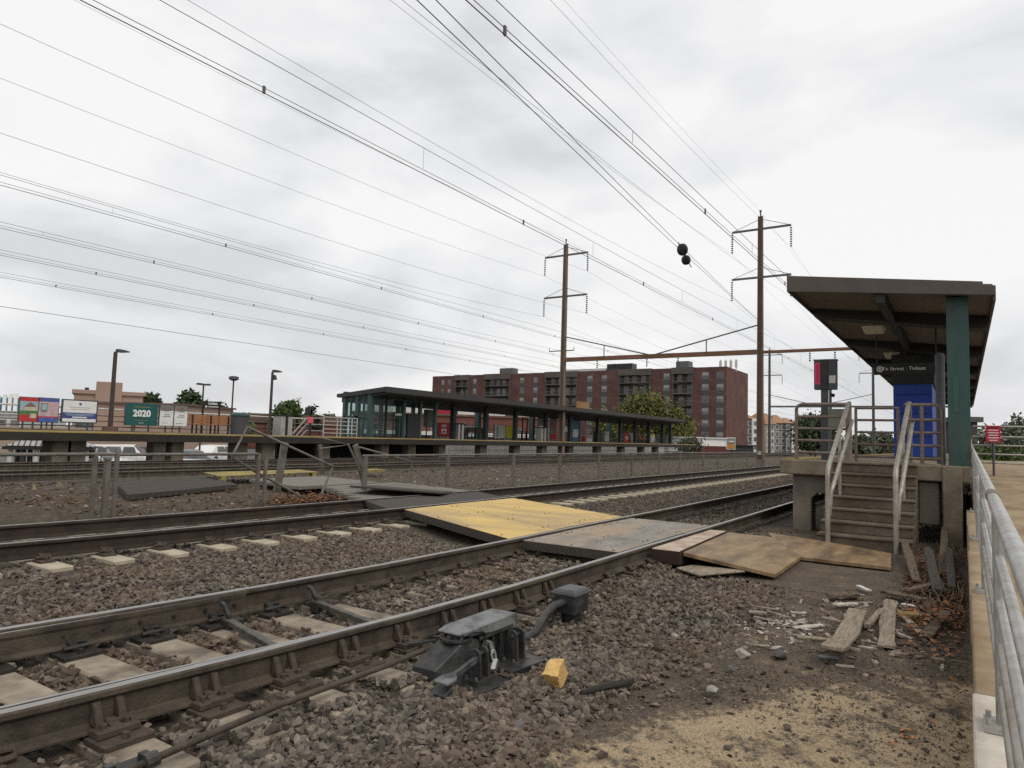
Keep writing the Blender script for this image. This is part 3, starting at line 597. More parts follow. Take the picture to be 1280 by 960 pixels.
# ------------------------------------------------------------------ canopy over the near platform
t = thing('platform_canopy', 'dark brown platform canopy sloping down to the rear on a teal column', 'canopy', (13.6, .1, PZ))
CX0, CX1 = 13.35, 46.0
def ceil(y): return 4.17+(y-2.68)*.118
b = MB(); b.prism([(CX0+.03, -.44), (CX1, -.44), (CX1, 2.66), (CX0+.03, 2.66)], 0, 0.0)
b = MB(); A = [(CX0+.03, -.43, ceil(-.43)), (CX0+.03, 2.66, ceil(2.66)), (CX0+.03, 2.66, ceil(2.66)+.16), (CX0+.03, -.43, ceil(-.43)+.16)]; B = [(CX1, p[1], p[2]) for p in A]; b.loft([A, B]); b.build('roof_deck', m_soffit, t)
b = MB(); A = [(-.47, ceil(-.47)-.03), (2.70, ceil(2.7)-.06), (2.70, ceil(2.7)+.24), (-.30, ceil(-.3)+.19), (-.30, ceil(-.3)+.14), (-.47, ceil(-.47)+.13)]
b.loft([[(CX0-.02, p[0], p[1]) for p in A], [(CX0+.03, p[0], p[1]) for p in A]]); b.build('front_fascia', m_fascia, t, bevel=.006)
b = MB(); b.loft([[(CX0+.03, 2.66, ceil(2.66)-.06), (CX0+.03, 2.70, ceil(2.7)-.06), (CX0+.03, 2.70, ceil(2.7)+.24), (CX0+.03, 2.66, ceil(2.66)+.24)], [(CX1, 2.66, ceil(2.66)-.06), (CX1, 2.70, ceil(2.7)-.06), (CX1, 2.70, ceil(2.7)+.24), (CX1, 2.66, ceil(2.66)+.24)]]); b.build('track_fascia', m_fascia, t)
b = MB(); b.loft([[(CX0+.03, -.47, ceil(-.47)-.10), (CX0+.03, -.43, ceil(-.43)-.10), (CX0+.03, -.43, ceil(-.43)+.14), (CX0+.03, -.47, ceil(-.47)+.14)], [(CX1, -.47, ceil(-.47)-.10), (CX1, -.43, ceil(-.43)-.10), (CX1, -.43, ceil(-.43)+.14), (CX1, -.47, ceil(-.47)+.14)]]); b.build('rear_fascia', m_fascia, t)
for k in range(7):
    x = 15.75+4.7*k; b = MB(); b.loft([[(x-.24, 2.6, ceil(2.6)-.16), (x+.24, 2.6, ceil(2.6)-.16), (x+.24, 2.6, ceil(2.6)), (x-.24, 2.6, ceil(2.6))], [(x-.24, -.40, ceil(-.4)-.26), (x+.24, -.40, ceil(-.4)-.26), (x+.24, -.40, ceil(-.4)), (x-.24, -.40, ceil(-.4))]]); b.build('cross_beam', m_beamc, t)
b = MB(); b.loft([[(CX0+.05, 1.10, ceil(1.1)-.20), (CX0+.05, 1.24, ceil(1.2)-.20), (CX0+.05, 1.24, ceil(1.24)), (CX0+.05, 1.10, ceil(1.1))], [(CX1, 1.10, ceil(1.1)-.20), (CX1, 1.24, ceil(1.2)-.20), (CX1, 1.24, ceil(1.24)), (CX1, 1.10, ceil(1.1))]]); b.build('long_beam', m_beamc, t)
b = MB(); b.bb(13.62, 13.95, -.10, .215, PZ-.02, ceil(-.1)-.0); b.build('column', m_green, t, bevel=.006)
b = MB(); b.bb(13.612, 13.62, .06, .14, 1.9, 2.5); b.build('patch', mat('faded teal patch', (.045, .095, .088), (.035, .08, .075), 3), t)
for k in range(1, 6):
    b = MB(); b.bb(13.62+5.5*k, 13.92+5.5*k, -.10, .20, PZ, ceil(-.1)); b.build('column', m_green, t, bevel=.006)
for k in range(5):
    x = (16.4, 21.2, 26.4, 31, 36)[k]; y = 1.56; z = ceil(y)-.33
    b = MB(); b.loft([[(x-.20, y-.17, z+.14), (x+.20, y-.22, z+.14), (x+.20, y+.22, z+.14), (x-.20, y+.22, z+.14)], [(x-.15, y-.17, z), (x+.15, y-.17, z), (x+.15, y+.17, z), (x-.15, y+.17, z)]]); b.bb(x-.06, x+.06, y-.06, y+.06, z+.14, z+.34); f = b.build('ceiling_lamp', m_lampglass, t, bevel=.01)
# hanging sign under the canopy
xs = 17.0; a = P(1096, 461, x=xs); c = P(1167, 461, x=xs)
t = thing('direction_sign', 'black hanging sign reading To Street and Tickets under the near canopy', 'sign', (xs, a.y, a.z))
zb, zt = P(1120, 468, x=xs).z, P(1120, 454, x=xs).z
b = MB(); b.bb(xs, xs+.06, c.y-.12, a.y+.06, zb, zt); b.build('sign_panel', m_black, t, bevel=.004)
text('lettering', 'To Street · Tickets', (zt-zb)*.44, (xs-.005, (a.y+c.y)/2+.02, (zb+zt)/2), (0, -1, 0), (0, 0, 1), m_white, t)
b = MB(); n_ = 14; yc, zc, r0 = a.y-.06, (zb+zt)/2, (zt-zb)*.27
ring = [(xs-.006, yc+r0*math.cos(6.283*i/n_), zc+r0*math.sin(6.283*i/n_)) for i in range(n_)]; rin = [(xs-.006, yc+r0*.72*math.cos(6.283*i/n_), zc+r0*.72*math.sin(6.283*i/n_)) for i in range(n_)]
b.add(ring+rin, [(i, (i+1) % n_, n_+(i+1) % n_, n_+i) for i in range(n_)]); b.bb(xs-.008, xs-.004, yc-.012, yc+.012, zc-r0*.5, zc+r0*.5); b.bb(xs-.0085, xs-.0035, yc-r0*.45, yc+r0*.45, zc-.012, zc+.012); b.build('arrow_symbol', m_white, t)
for y in (a.y, c.y-.05):
    b = MB(); b.tube([(xs+.03, y, zt), (xs+.03, y, ceil(y))], .015, 6); b.build('hanger', m_black, t)
# blue shelter wall
xw = 21.0; yl, yr = P(1117, 530, x=xw).y, P(1166, 530, x=xw).y+.25
t = thing('blue_shelter', 'bright blue painted shelter wall under the near canopy', 'shelter', (xw, yl, PZ))
b = MB(); b.bb(xw, xw+3.5, yr-.25, yl, PZ+.06, 2.985); b.build('wall', m_blue, t, bevel=.01)
b = MB(); b.bb(xw-.02, xw+3.52, yr-.27, yl+.02, PZ, PZ+.06); b.build('base', m_dark, t)
b = MB(); b.bb(xw-.03, xw+3.55, yr-.3, yl+.03, 2.985, ceil(1)-.2); b.build('header', m_beamc, t)
for z in (1.6, 2.2, 2.7):
    b = MB(); b.bb(xw-.008, xw-.001, yr-.2, yl-.03, z, z+.014); b.build('seam', mat('dark blue seam', (.006, .018, .11)), t)
# dark post beside the column
t = thing('canopy_post', 'dark grey round post just left of the teal column', 'post', (15, .33, PZ)); 
pp = P(1176, 520, x=15.0)
b = MB(); b.tube([(15, pp.y, PZ), (15, pp.y, 3.02)], .075, 12); b.build('shaft', m_grey, t, smooth=True)
b = MB(); b.tube([(15, pp.y, 3.02), (15, pp.y, 3.06), (15, pp.y, 3.08)], [.075, .055, .02], 12); b.build('cap', m_mid, t)
# information kiosk on a pole
xk = 14.6; ka, kb = P(1018, 470, x=xk), P(1046, 470, x=xk); kz0, kz1 = P(1030, 487, x=xk).z, P(1030, 451, x=xk).z; kp = P(1031, 520, x=xk)
t = thing('notice_post', 'grey post on the platform end carrying a dark box with a pink notice', 'notice board', (xk, kp.y, PZ))
b = MB(); b.bb(xk-.05, xk+.06, kp.y-.062, kp.y+.062, PZ, kz0+.3); b.build('post', m_grey, t, bevel=.006)
b = MB(); b.bb(xk-.051, xk+.12, kb.y, ka.y, kz0, kz1); b.build('board', m_grey, t, bevel=.006)
b = MB(); b.bb(xk-.075, xk-.05, kp.y-.065, kp.y+.065, kz0, kz1+.02); b.build('front_post', m_dark, t, bevel=.004)
b = MB(); b.bb(xk-.056, xk-.052, ka.y-.15, ka.y-.02, kz0+.10, kz1-.04); b.build('pink_notice', m_pink, t)
for i in range(5):
    pass
b = MB(); b.bb(xk-.056, xk-.052, kb.y+.015, kb.y+.13, kz0+.12, kz0+.27); b.build('paper', m_offwhite, t)
for yy_ in (.125, .075):
    b = MB(); b.bb(xk-.059, xk-.0565, ka.y-yy_, ka.y-yy_+.02, kz0+.13, kz1-.07); b.build('print_line', mat('dark pink print', (.42, .03, .08)), t)
b = MB(); b.bb(xk-.06, xk+.13, kb.y-.01, ka.y+.01, kz1, kz1+.025); b.build('cap', m_mid, t)
# grey sign back behind the railing
xg = 15.4; g0, g1 = P(1034, 511, x=xg), P(1056, 534, x=xg)
t = thing('grey_panel_sign', 'plain grey green panel on a thin pole behind the left guard railing', 'sign', (xg, g0.y, PZ))
b = MB(); b.bb(xg, xg+.03, g1.y, g0.y, g1.z, g0.z); b.build('panel', mat('grey green sign back', (.24, .245, .20), (.20, .205, .17), 2), t, bevel=.004)
pq = P(1037.5, 520, x=xg); b = MB(); b.tube([(xg+.06, pq.y, PZ), (xg+.06, pq.y, P(1038, 480, x=xg).z)], .028, 8); b.build('pole', m_mid, t)
b = MB(); q = P(1040.5, 493.5, x=xg); b.tube([(xg, q.y+.02, q.z), (xg, q.y-.04, q.z-.02)], .035, 8); b.build('camera', m_black, t)
# ------------------------------------------------------------------ ramp at the right
def rz_(x): return -.115+.034*x
def rt_(x): return .90+.0265*x
t = thing('ramp', 'tan concrete access ramp rising beside the railing, with a pale ledge', 'ramp', (6, -1.4, 0))
b = MB(); xs_ = [-3]+[1.2+1.9*i for i in range(12)]
for i in range(len(xs_)-1):
    x0, x1 = xs_[i]+.012, xs_[i+1]-.0; b.loft([[(x0, -2.6, rz_(x0)-.2), (x0, -.262, rz_(x0)-.2), (x0, -.262, rz_(x0)), (x0, -2.6, rz_(x0))], [(x1, -2.6, rz_(x1)-.2), (x1, -.262, rz_(x1)-.2), (x1, -.262, rz_(x1)), (x1, -2.6, rz_(x1))]])
b.loft([[(22.1, -2.6, rz_(22)-.3), (22.1, -.262, rz_(22)-.3), (22.1, -.262, rz_(22)), (22.1, -2.6, rz_(22))], [(40, -2.6, .7), (40, -.262, .7), (40, -.262, 1.0), (40, -2.6, 1.0)]]); b.build('deck', m_ramp, t, bevel=.006)
lx = [-3, 4.45, 6.9, 9.2, 11.5, 13.4]
for i in range(5):
    b = MB(); x0, x1 = lx[i]+.006, lx[i+1]-.006; o_ = [0, .012, .004, .012, .0][i]
    b.loft([[(x0, -.26, -.7), (x0, -.015-o_, -.7), (x0, -.015-o_, rz_(x0)-.01), (x0, -.26, rz_(x0)-.01)], [(x1, -.26, -.7), (x1, -.015-o_, -.7), (x1, -.015-o_, rz_(x1)-.01), (x1, -.26, rz_(x1)-.01)]]); b.build('ledge', m_concw if i == 0 else m_ramp, t, bevel=.008)
b = MB(); b.bb(13.45, 30, -.26, -.11, -.7, rz_(18)); b.build('ledge', m_conc, t)
t = thing('ramp_railing', 'silver galvanised pipe railing running up the left edge of the ramp', 'railing', (2, -.19, 0)); yR = -.13
def rr(x, h): return (x, yR, rz_(x)+(rt_(x)-rz_(x))*h/1.02 if h > 0 else rz_(x)+h)
b = MB(); b.tube([rr(-1.5, 1.02), rr(4.75, 1.02)], .029, 12); b.build('top_rail', m_steel, t, smooth=True)
b = MB(); b.tube([rr(4.8, 1.02), rr(13, 1.02), rr(22.05, 1.02)], .029, 12); b.build('top_rail', m_steel, t, smooth=True)
b = MB(); b.tube([rr(4.7, 1.02), rr(4.92, 1.02)], .034, 12); b.build('sleeve', m_rustpipe, t, smooth=True)
for h in (.18, .38, .58, .79):
    b = MB(); b.tube([rr(-1.5, h), rr(22, h)], .021, 10); b.build('bar', m_steelw if h < .5 else m_steel, t, smooth=True)
for k in range(8):
    x = .95+3.05*k
    if x > 22: break
    b = MB(); b.tube([rr(x, -.01), rr(x, 1.0)], .028, 8); b.build('post', m_steel, t, smooth=True)
    b = MB(); b.bb(x-.09, x+.09, yR-.06, yR+.075, rz_(x)-.01, rz_(x)+.015); b.tube([(x-.06, yR+.055, rz_(x)+.01), (x-.06, yR+.055, rz_(x)+.045)], .012, 6); b.tube([(x+.06, yR+.055, rz_(x)+.01), (x+.06, yR+.055, rz_(x)+.045)], .012, 6); b.build('base_plate', m_steel, t)
b = MB(); b.tube([rr(22.05, -.0), rr(22.05, 1.12)], .05, 10); b.build('end_post', m_steel, t, smooth=True)
zR = rz_(22)
tg = guard('landing_railing', 'silver five bar railing across the head of the ramp', 22.3, -.2, -3.2, zR, (.34, .57, .80, 1.03, 1.30), .026, m_steel, (-1.6, -3.0))
a, c = P(1232, 532, x=22.2), P(1251, 553, x=22.2)
t = thing('red_notice', 'small red notice with white lines of print on the landing railing', 'sign', (22.2, a.y, c.z))
b = MB(); b.bb(22.2, 22.22, c.y, a.y, c.z, a.z); b.build('plate', m_red, t)
for i, w in enumerate((.9, .75, .8, .7, .82, .6)):
    yy_ = (a.y+c.y)/2; ww_ = (a.y-c.y)*w*.45; zz_ = a.z-.05-i*(a.z-c.z-.06)/5.6
    b = MB(); b.bb(22.194, 22.198, yy_-ww_, yy_+ww_, zz_-.016, zz_+.012); b.build('print_line', m_white if i else mat('dark print', (.08, .03, .03)), t)
q = P(1241, 570, x=22.25); b = MB(); b.tube([(22.24, (a.y+c.y)/2, zR), (22.24, (a.y+c.y)/2, a.z)], .03, 8); b.build('post', m_mid, t)
# ------------------------------------------------------------------ switch machine and cable box
t = thing('switch_machine', 'black hand operated switch machine with a worn grey lid beside the nearest track', 'switch machine', (3.85, 2.75, -.28))
b = MB(); b.prism([(3.52, 2.46), (3.82, 2.42), (3.86, 2.74), (3.50, 2.80)], -.285, -.232); b.build('base_plate', m_machine, t, bevel=.003)
b = MB(); b.prism([(3.88, 2.47), (4.24, 2.42), (4.34, 2.84), (3.92, 2.90)], -.31, -.205); b.build('base_plate', m_machine, t, bevel=.003)
b = MB(); b.loft([[(3.40, 2.92, -.22), (3.40, 2.70, -.22), (3.40, 2.72, -.13), (3.40, 2.90, -.13)], [(3.50, 2.92, -.24), (3.50, 2.66, -.24), (3.50, 2.70, -.075), (3.50, 2.89, -.075)], [(3.60, 2.90, -.24), (3.60, 2.63, -.24), (3.60, 2.68, -.01), (3.60, 2.86, -.01)], [(3.74, 2.88, -.24), (3.74, 2.62, -.24), (3.74, 2.68, .0), (3.74, 2.85, .0)], [(3.80, 2.88, -.24), (3.80, 2.66, -.24), (3.80, 2.68, -.02), (3.80, 2.86, -.02)]]); b.build('gear_housing', m_machine, t, bevel=.004)
for k_ in range(6):
    an = 1.05*k_; b = MB(); b.tube([(3.665+.085*math.cos(an), 2.765+.085*math.sin(an), .012), (3.665+.085*math.cos(an), 2.765+.085*math.sin(an), .032)], .011, 6); b.build('bolt', m_machtop, t)
b = MB(); b.tube([(3.665, 2.765, -.005), (3.665, 2.765, .014)], .108, 24); b.tube([(3.665, 2.765, .013), (3.665, 2.765, .034)], .062, 20); b.build('bearing_cap', m_machine, t, bevel=.002)
b = MB(); b.loft([[(3.60, 2.87, .036), (3.60, 2.69, .036), (3.60, 2.69, .048), (3.60, 2.87, .048)], [(3.70, 2.905, .020), (3.70, 2.665, .020), (3.70, 2.672, .056), (3.70, 2.895, .056)], [(4.22, 2.90, -.022), (4.22, 2.66, -.022), (4.22, 2.68, .066), (4.22, 2.885, .066)], [(4.27, 2.885, -.018), (4.27, 2.68, -.018), (4.27, 2.69, .056), (4.27, 2.875, .056)]]); b.build('lid', m_machtop, t, bevel=.004)
b = MB(); b.bb(3.78, 4.18, 2.662, 2.667, -.02, .004); b.build('lid_flange', m_machine, t)
b = MB(); b.loft([[(3.84, 2.86, -.21), (3.84, 2.70, -.21), (3.84, 2.70, -.0), (3.84, 2.86, -.0)], [(4.20, 2.86, -.21), (4.20, 2.72, -.21), (4.20, 2.72, -.02), (4.20, 2.86, -.02)]]); b.build('body', m_machine, t, bevel=.004)
for k_ in range(4):
    x = 3.87+.09*k_; b = MB(); b.bb(x-.008, x+.008, 2.672, 2.70, -.2, -.03); b.build('rib', m_machine, t, bevel=.002)
for (x, y, zt_) in ((3.66, 2.575, -.02), (4.10, 2.585, .0)):
    for (dx, dy) in ((-.07, -.03), (.07, -.03), (-.07, .045), (.07, .045)):
        b = MB(); b.tube([(x+dx, y+dy, -.20), (x+dx, y+dy, -.182)], .011, 6); b.build('bolt', m_machtop, t)
    b = MB()
    for dx in (-.042, .042):
        n_ = 8; prof = [(y-.05, -.2), (y+.06, -.2), (y+.04, zt_-.04)]+[(y+.04*math.cos(q_*math.pi/n_), zt_-.04+.04*math.sin(q_*math.pi/n_)) for q_ in range(1, n_)]+[(y-.04, zt_-.04)]
        nn = len(prof); A_p = [(x+dx-.009, p[0], p[1]) for p in prof]; B_p = [(x+dx+.009, p[0], p[1]) for p in prof]
        b.add(A_p+B_p, [tuple(range(nn)), tuple(reversed(range(nn, 2*nn)))]+[(i, nn+i, nn+(i+1) % nn, (i+1) % nn) for i in range(nn)])
    b.tube([(x-.06, y, zt_-.04), (x+.06, y, zt_-.04)], .014, 10); b.bb(x-.085, x+.085, y-.055, y+.065, -.24, -.199); b.build('bracket', m_machine, t, bevel=.002)
b = MB(); b.loft([[(3.27, 2.63, -.142), (3.27, 2.52, -.142), (3.27, 2.52, -.126), (3.27, 2.63, -.126)], [(3.36, 2.63, -.137), (3.36, 2.52, -.137), (3.36, 2.52, -.118), (3.36, 2.63, -.118)], [(3.39, 2.575, -.135), (3.39, 2.550, -.135), (3.39, 2.550, -.100), (3.39, 2.575, -.100)], [(3.64, 2.58, -.095), (3.64, 2.555, -.095), (3.64, 2.555, -.055), (3.64, 2.58, -.055)]]); b.build('lever', m_machtop, t, bevel=.003)
b = MB(); b.loft([[(3.27, 2.65, -.27), (3.27, 2.53, -.27), (3.27, 2.54, -.20), (3.27, 2.64, -.20)], [(3.35, 2.67, -.27), (3.35, 2.53, -.27), (3.35, 2.54, -.17), (3.35, 2.66, -.17)]]); b.build('stop_block', m_machine, t, bevel=.004)
b = MB(); b.beam((3.78, 2.55, -.10), (3.9, 2.66, -.075), .03, .05); b.beam((3.9, 2.66, -.075), (3.86, 2.70, -.06), .03, .05); b.build('hasp', m_machtop, t, bevel=.003)
pl = MB(); pl.ob((3.745, 2.515, -.135), (.026, .012, -.012), (-.008, .014, 0), (.014, 0, .030)); p_o = pl.build('padlock', mat('bright padlock steel', (.5, .5, .48), (.4, .4, .38), 6, .35, metal=.8), t, bevel=.003)
b = MB(); b.tube([(3.722, 2.515, -.108), (3.710, 2.520, -.065), (3.718, 2.522, -.045), (3.738, 2.52, -.045), (3.75, 2.518, -.06), (3.762, 2.515, -.112)], .006, 6); b.build('shackle', m_steel, p_o, smooth=True)
for pts_ in ([(3.55, 2.84, .0), (3.5, 3.0, -.04), (3.6, 3.12, -.10), (3.8, 3.16, -.14)], [(3.86, 2.88, -.04), (3.8, 3.05, -.07), (3.9, 3.18, -.12)], [(3.60, 2.66, .045), (3.68, 2.645, .06), (3.80, 2.65, .035), (3.84, 2.66, .0)]):
    b = MB(); b.tube(pts_, .009, 6); b.build('cable', m_machine, t, smooth=True)
t.location.z -= .025
t = thing('cable_box', 'charcoal junction box with a lidded top and thick hose, standing in the ballast', 'junction box', (5.3, 2.82, -.27))
cx, cy = 5.30, 2.80
b = MB(); b.bb(cx-.13, cx+.13, cy-.10, cy+.10, -.17, -.02); b.build('box', m_machine, t, bevel=.012, seg=2)
b = MB(); b.bb(cx-.15, cx+.15, cy-.12, cy+.12, -.02, .005); b.loft([[(cx-.14, cy-.11, .0049), (cx+.14, cy-.11, .0049), (cx+.14, cy+.11, .0049), (cx-.14, cy+.11, .0049)], [(cx-.11, cy-.085, .028), (cx+.11, cy-.085, .028), (cx+.11, cy+.085, .028), (cx-.11, cy+.085, .028)]]); b.build('lid', mat('grey box lid', (.062, .064, .066), (.09, .092, .093), 6, .5, metal=.2), t, bevel=.006)
b = MB(); b.tube([(cx, cy, -.32), (cx, cy, -.17)], .085, 12); b.build('foot', m_black, t)
b = MB(); b.tube([(cx-.12, cy+.0, -.07), (cx-.26, cy+.02, -.08), (cx-.42, cy+.01, -.12), (cx-.62, cy-.02, -.21), (cx-.8, cy+.0, -.235), (cx-1.0, cy+.02, -.22)], .032, 10); b.build('hose', m_machine, t, smooth=True)
b = MB(); b.tube([(cx-.12, cy+.05, -.11), (cx-.24, cy+.08, -.13), (cx-.36, cy+.09, -.2), (cx-.42, cy+.09, -.28)], .02, 8); b.build('hose', m_machine, t, smooth=True)
# ------------------------------------------------------------------ debris
def rough(o, amt, f, seed, sub=2):
    bm = bmesh.new(); bm.from_mesh(o.data); bmesh.ops.subdivide_edges(bm, edges=bm.edges, cuts=sub, use_grid_fill=True); r = random.Random(seed)
    for v in bm.verts: v.co += Vector((r.uniform(-1, 1), r.uniform(-1, 1), r.uniform(-1, 1)))*amt
    bm.to_mesh(o.data); bm.free(); return o
G = lambda x, y: float(gz(x, y))
b = MB(); b.ob((3.90, 2.16, -.185), (.070, .016, .03), (-.012, .044, 0), (-.034, .0, .050)); rough(b.build('wood_block', m_yellowwood), .006, 1, 1)
tag(bpy.data.objects['wood_block'], 'bright yellow sawn wood block lying by the black switch machine', 'wood block')
b = MB(); b.tube([(3.84, 1.95, -.235), (3.98, 1.89, -.232), (4.20, 1.78, -.232)], [.012, .024, .02], 7); tag(rough(b.build('charred_stick', mat('charred wood', (.02, .018, .016), (.035, .03, .027), 9, .9, .4)), .003, 1, 2), 'charred black stick lying on the dirt by the yellow wood block', 'stick')
def curved(name, pts, w, th, material, label, cat, seed=0, jit=.004):
    b = MB(); rings = []
    n = len(pts)
    for i, p in enumerate(pts):
        p = Vector(p); d = (Vector(pts[min(i+1, n-1)])-Vector(pts[max(i-1, 0)])).normalized(); s = Vector((-d.y, d.x, 0)).normalized(); up = d.cross(s); up = up if up.z > 0 else -up
        ww = w*(1+random.Random(seed+i).uniform(-.12, .12)); rings.append([p+s*ww/2, p-s*ww/2, p-s*ww/2+up*th, p+s*ww/2+up*th])
    b.loft(rings); o = b.build(name, material, bevel=.004); rough(o, jit, 1, seed, 1); return tag(o, label, cat)
def arc(u0, v0, u1, v1, z0, z1, sag, n=9, bend=0):
    a, c = P(u0, v0, z=z0), P(u1, v1, z=z1); out = []; s = Vector((-(c-a).y, (c-a).x, 0)).normalized()
    for i in range(n):
        t = i/(n-1); q = a.lerp(c, t); q.z -= sag*4*t*(1-t); q += s*bend*4*t*(1-t); out.append(q)
    return out
curved('curved_plank', arc(1040, 813, 1072, 765, -.16, -.20, .06), .155, .03, m_wood, 'large curved weathered plank, its near end raised off the dirt', 'plank', 1, .002)
curved('flat_plank', arc(1108, 810, 1114, 752, -.262, -.24, 0, 9, .01), .115, .018, m_wood, 'flat ragged weathered plank right of the curved plank', 'plank', 2, .007)
curved('plank_piece', arc(1083, 785, 1102, 765, -.26, -.25, 0), .05, .035, m_wood, 'short round edged wood piece between the curved and the ragged plank', 'wood piece', 3)
curved('rusty_board', arc(1157, 798, 1182, 766, -.25, -.2, 0), .09, .025, m_wood2, 'brown rotten board leaning near the leaf pile by the ramp ledge', 'board', 4)
curved('rotten_board', arc(1105, 741, 1155, 752, -.24, -.24, 0), .13, .03, m_wood2, 'long dark rotten board lying crosswise behind the planks', 'board', 5, .008)
curved('rotten_board', arc(1128, 670, 1146, 728, -.1, -.24, 0), .1, .03, m_wood2, 'tall brown board leaning between the stairs and the leaf pile', 'board', 6, .006)
curved('rotten_board', arc(1182, 650, 1178, 715, .05, -.22, 0), .09, .03, m_wood2, 'narrow upright board against the ramp ledge by the teal column', 'board', 16, .006)
curved('board_piece', arc(1130, 772, 1150, 792, -.25, -.25, 0), .05, .02, m_wood, 'thin pale slat lying left of the brown rotten board', 'slat', 7)
curved('board_piece', arc(1128, 756, 1152, 761, -.25, -.245, 0), .05, .016, m_offwhite, 'thin whitish slat behind the yellowish wood chunk', 'slat', 8)
curved('board_piece', arc(1042, 757, 1070, 756, -.25, -.25, 0), .06, .02, m_lit, 'pale slat lying behind the head of the curved plank', 'slat', 9)
curved('board_piece', arc(1038, 747, 1070, 744, -.25, -.25, 0), .12, .03, m_wood2, 'broad brown broken board behind the pale slat', 'board', 10, .008)
curved('board_piece', arc(1073, 733, 1086, 739, -.25, -.25, 0), .05, .016, m_offwhite, 'small whitish slat farthest back among the broken boards', 'slat', 11)
curved('board_piece', arc(936, 766, 958, 768, -.25, -.25, 0), .06, .02, m_lit, 'pale slat at the left edge of the plaster rubble', 'slat', 12)
curved('board_piece', arc(1024, 821, 1048, 823, -.262, -.262, 0), .05, .008, mat('grey blue slate', (.2, .2, .21), (.25, .25, .26), 4), 'thin grey slate under the near end of the curved plank', 'slate', 13, .001)
b = MB(); q = P(1137, 770, z=-.24); b.ob(q, (.02, -.09, 0), (.045, .012, .01), (0, .0, .028)); tag(rough(b.build('wood_chunk', mat('ochre wood', (.30, .18, .07), (.2, .12, .05), 8, .9)), .008, 1, 3), 'yellowish wood chunk lying right of the ragged plank', 'wood chunk')
def rock(u, v, s, label, material, seed, z=-.25, sq=.8):
    V, F = hull(18, 400+seed); q = P(u, v, z=z); b = MB(); b.add([(q.x+p[0]*s, q.y+p[1]*s, q.z+p[2]*s*sq) for p in V], [tuple(f) for f in F]); return tag(rough(b.build('rock', material), s*.06, 1, seed, 1), label, 'rock')
m_rockw = mat('pale rock', (.34, .31, .27), (.24, .22, .19), 9, .9, .4, 40); m_rockd = mat('dark rock', (.05, .05, .047), (.08, .075, .07), 9, .9, .4, 40)
rock(928, 816, .07, 'pale lumpy rock on the dark dirt left of the curved plank', m_rockw, 1)
rock(890, 862, .045, 'small pale rock at the edge of the sawdust', m_rockw, 2)
rock(975, 818, .07, 'round dark mossy stone between the pale lumpy rock and the curved plank', m_rockd, 3)
rock(843, 794, .035, 'small whitish stone in the ballast beyond the charred stick', m_rockw, 4)
rock(915, 835, .04, 'flat grey stone just in front of the pale lumpy rock', mat('grey rock', (.17, .16, .15), (.12, .115, .11), 9, .9, .4), 5)
rock(517, 892, .05, 'dark wedge shaped ballast rock, biggest in front of the switch machine', m_rockd, 6, -.24)
rock(638, 940, .055, 'brown rock at the bottom edge where ballast meets sawdust', mat('brown rock', (.15, .10, .065), (.10, .07, .05), 9, .9, .4), 7)
rock(648, 905, .05, 'flat grey slab stone lying above the brown rock', mat('grey slab rock', (.13, .125, .12), (.10, .095, .09), 9, .9, .3), 8, -.255, .4)
rock(680, 826, .03, 'tiny cream stone below the yellow wood block', m_rockw, 9)
rock(1192, 660, .1, 'dark lump of rubble against the ramp ledge', m_rockd, 10)
rock(1172, 738, .09, 'black lump in the leaf pile by the ramp ledge', m_black, 11, -.22)
# small wood chips
wc = MB(); r = random.Random(77)
for i in range(150):
    x, y = r.gauss(6.9, .75), r.gauss(.72, .38)
    if y < .05 or x < 5.4: continue
    a_ = r.uniform(0, 3.14); l_ = r.uniform(.015, .07)*(1 if i % 9 else 2.2); w_ = r.uniform(.006, .02)*(1 if i % 9 else 1.8)
    wc.ob((x, y, G(x, y)+.008), (math.cos(a_)*l_, math.sin(a_)*l_, r.uniform(-.006, .012)), (-math.sin(a_)*w_, math.cos(a_)*w_, 0), (0, 0, .006), r.choice((0, 0, 1, 2)))
tag(wc.build('wood_chips', [m_wood, m_wood2, m_lit]), 'splintered wood chips and slivers scattered round the broken boards', 'wood chips', kind='stuff')
# dry brush and dark timbers in the gap
r = random.Random(12); br_ = MB()
for i in range(190):
    x, y = r.uniform(7.2, 12.2), abs(r.gauss(.18, .15))+.03
    if y > .5: continue
    a_ = r.gauss(0, .5); l_ = r.uniform(.06, .28); z0 = -.26+r.uniform(0, .10); p0 = Vector((x, y, z0)); p1 = p0+Vector((math.cos(a_)*l_, math.sin(a_)*l_*.6, r.uniform(-.03, .14)))
    if p1.y < .02: p1.y = .03
    br_.tube([p0, p0.lerp(p1, .5)+Vector((0, r.uniform(-.02, .02), r.uniform(0, .03))), p1], [.006, .005, .003], 4, r.choice((0, 0, 1)))
tag(br_.build('dry_brush', [m_wood2, m_timber]), 'tangled dry brown twigs caught between the stairs and the ramp ledge', 'dry brush', kind='stuff')
curved('dark_timber', arc(1160, 690, 1172, 745, -.10, -.22, 0), .10, .07, m_timber, 'thick dark timber lying along the leaf pile toward the stairs', 'timber', 31, .006)
curved('dark_timber', arc(1186, 690, 1190, 740, -.12, -.2, 0), .08, .06, m_timber, 'thick dark timber tight against the ramp ledge above the leaf pile', 'timber', 32, .006)
curved('dark_timber', arc(1135, 742, 1165, 735, -.22, -.2, 0), .07, .05, m_wood2, 'short brown timber lying across the leaf pile', 'timber', 33, .006)
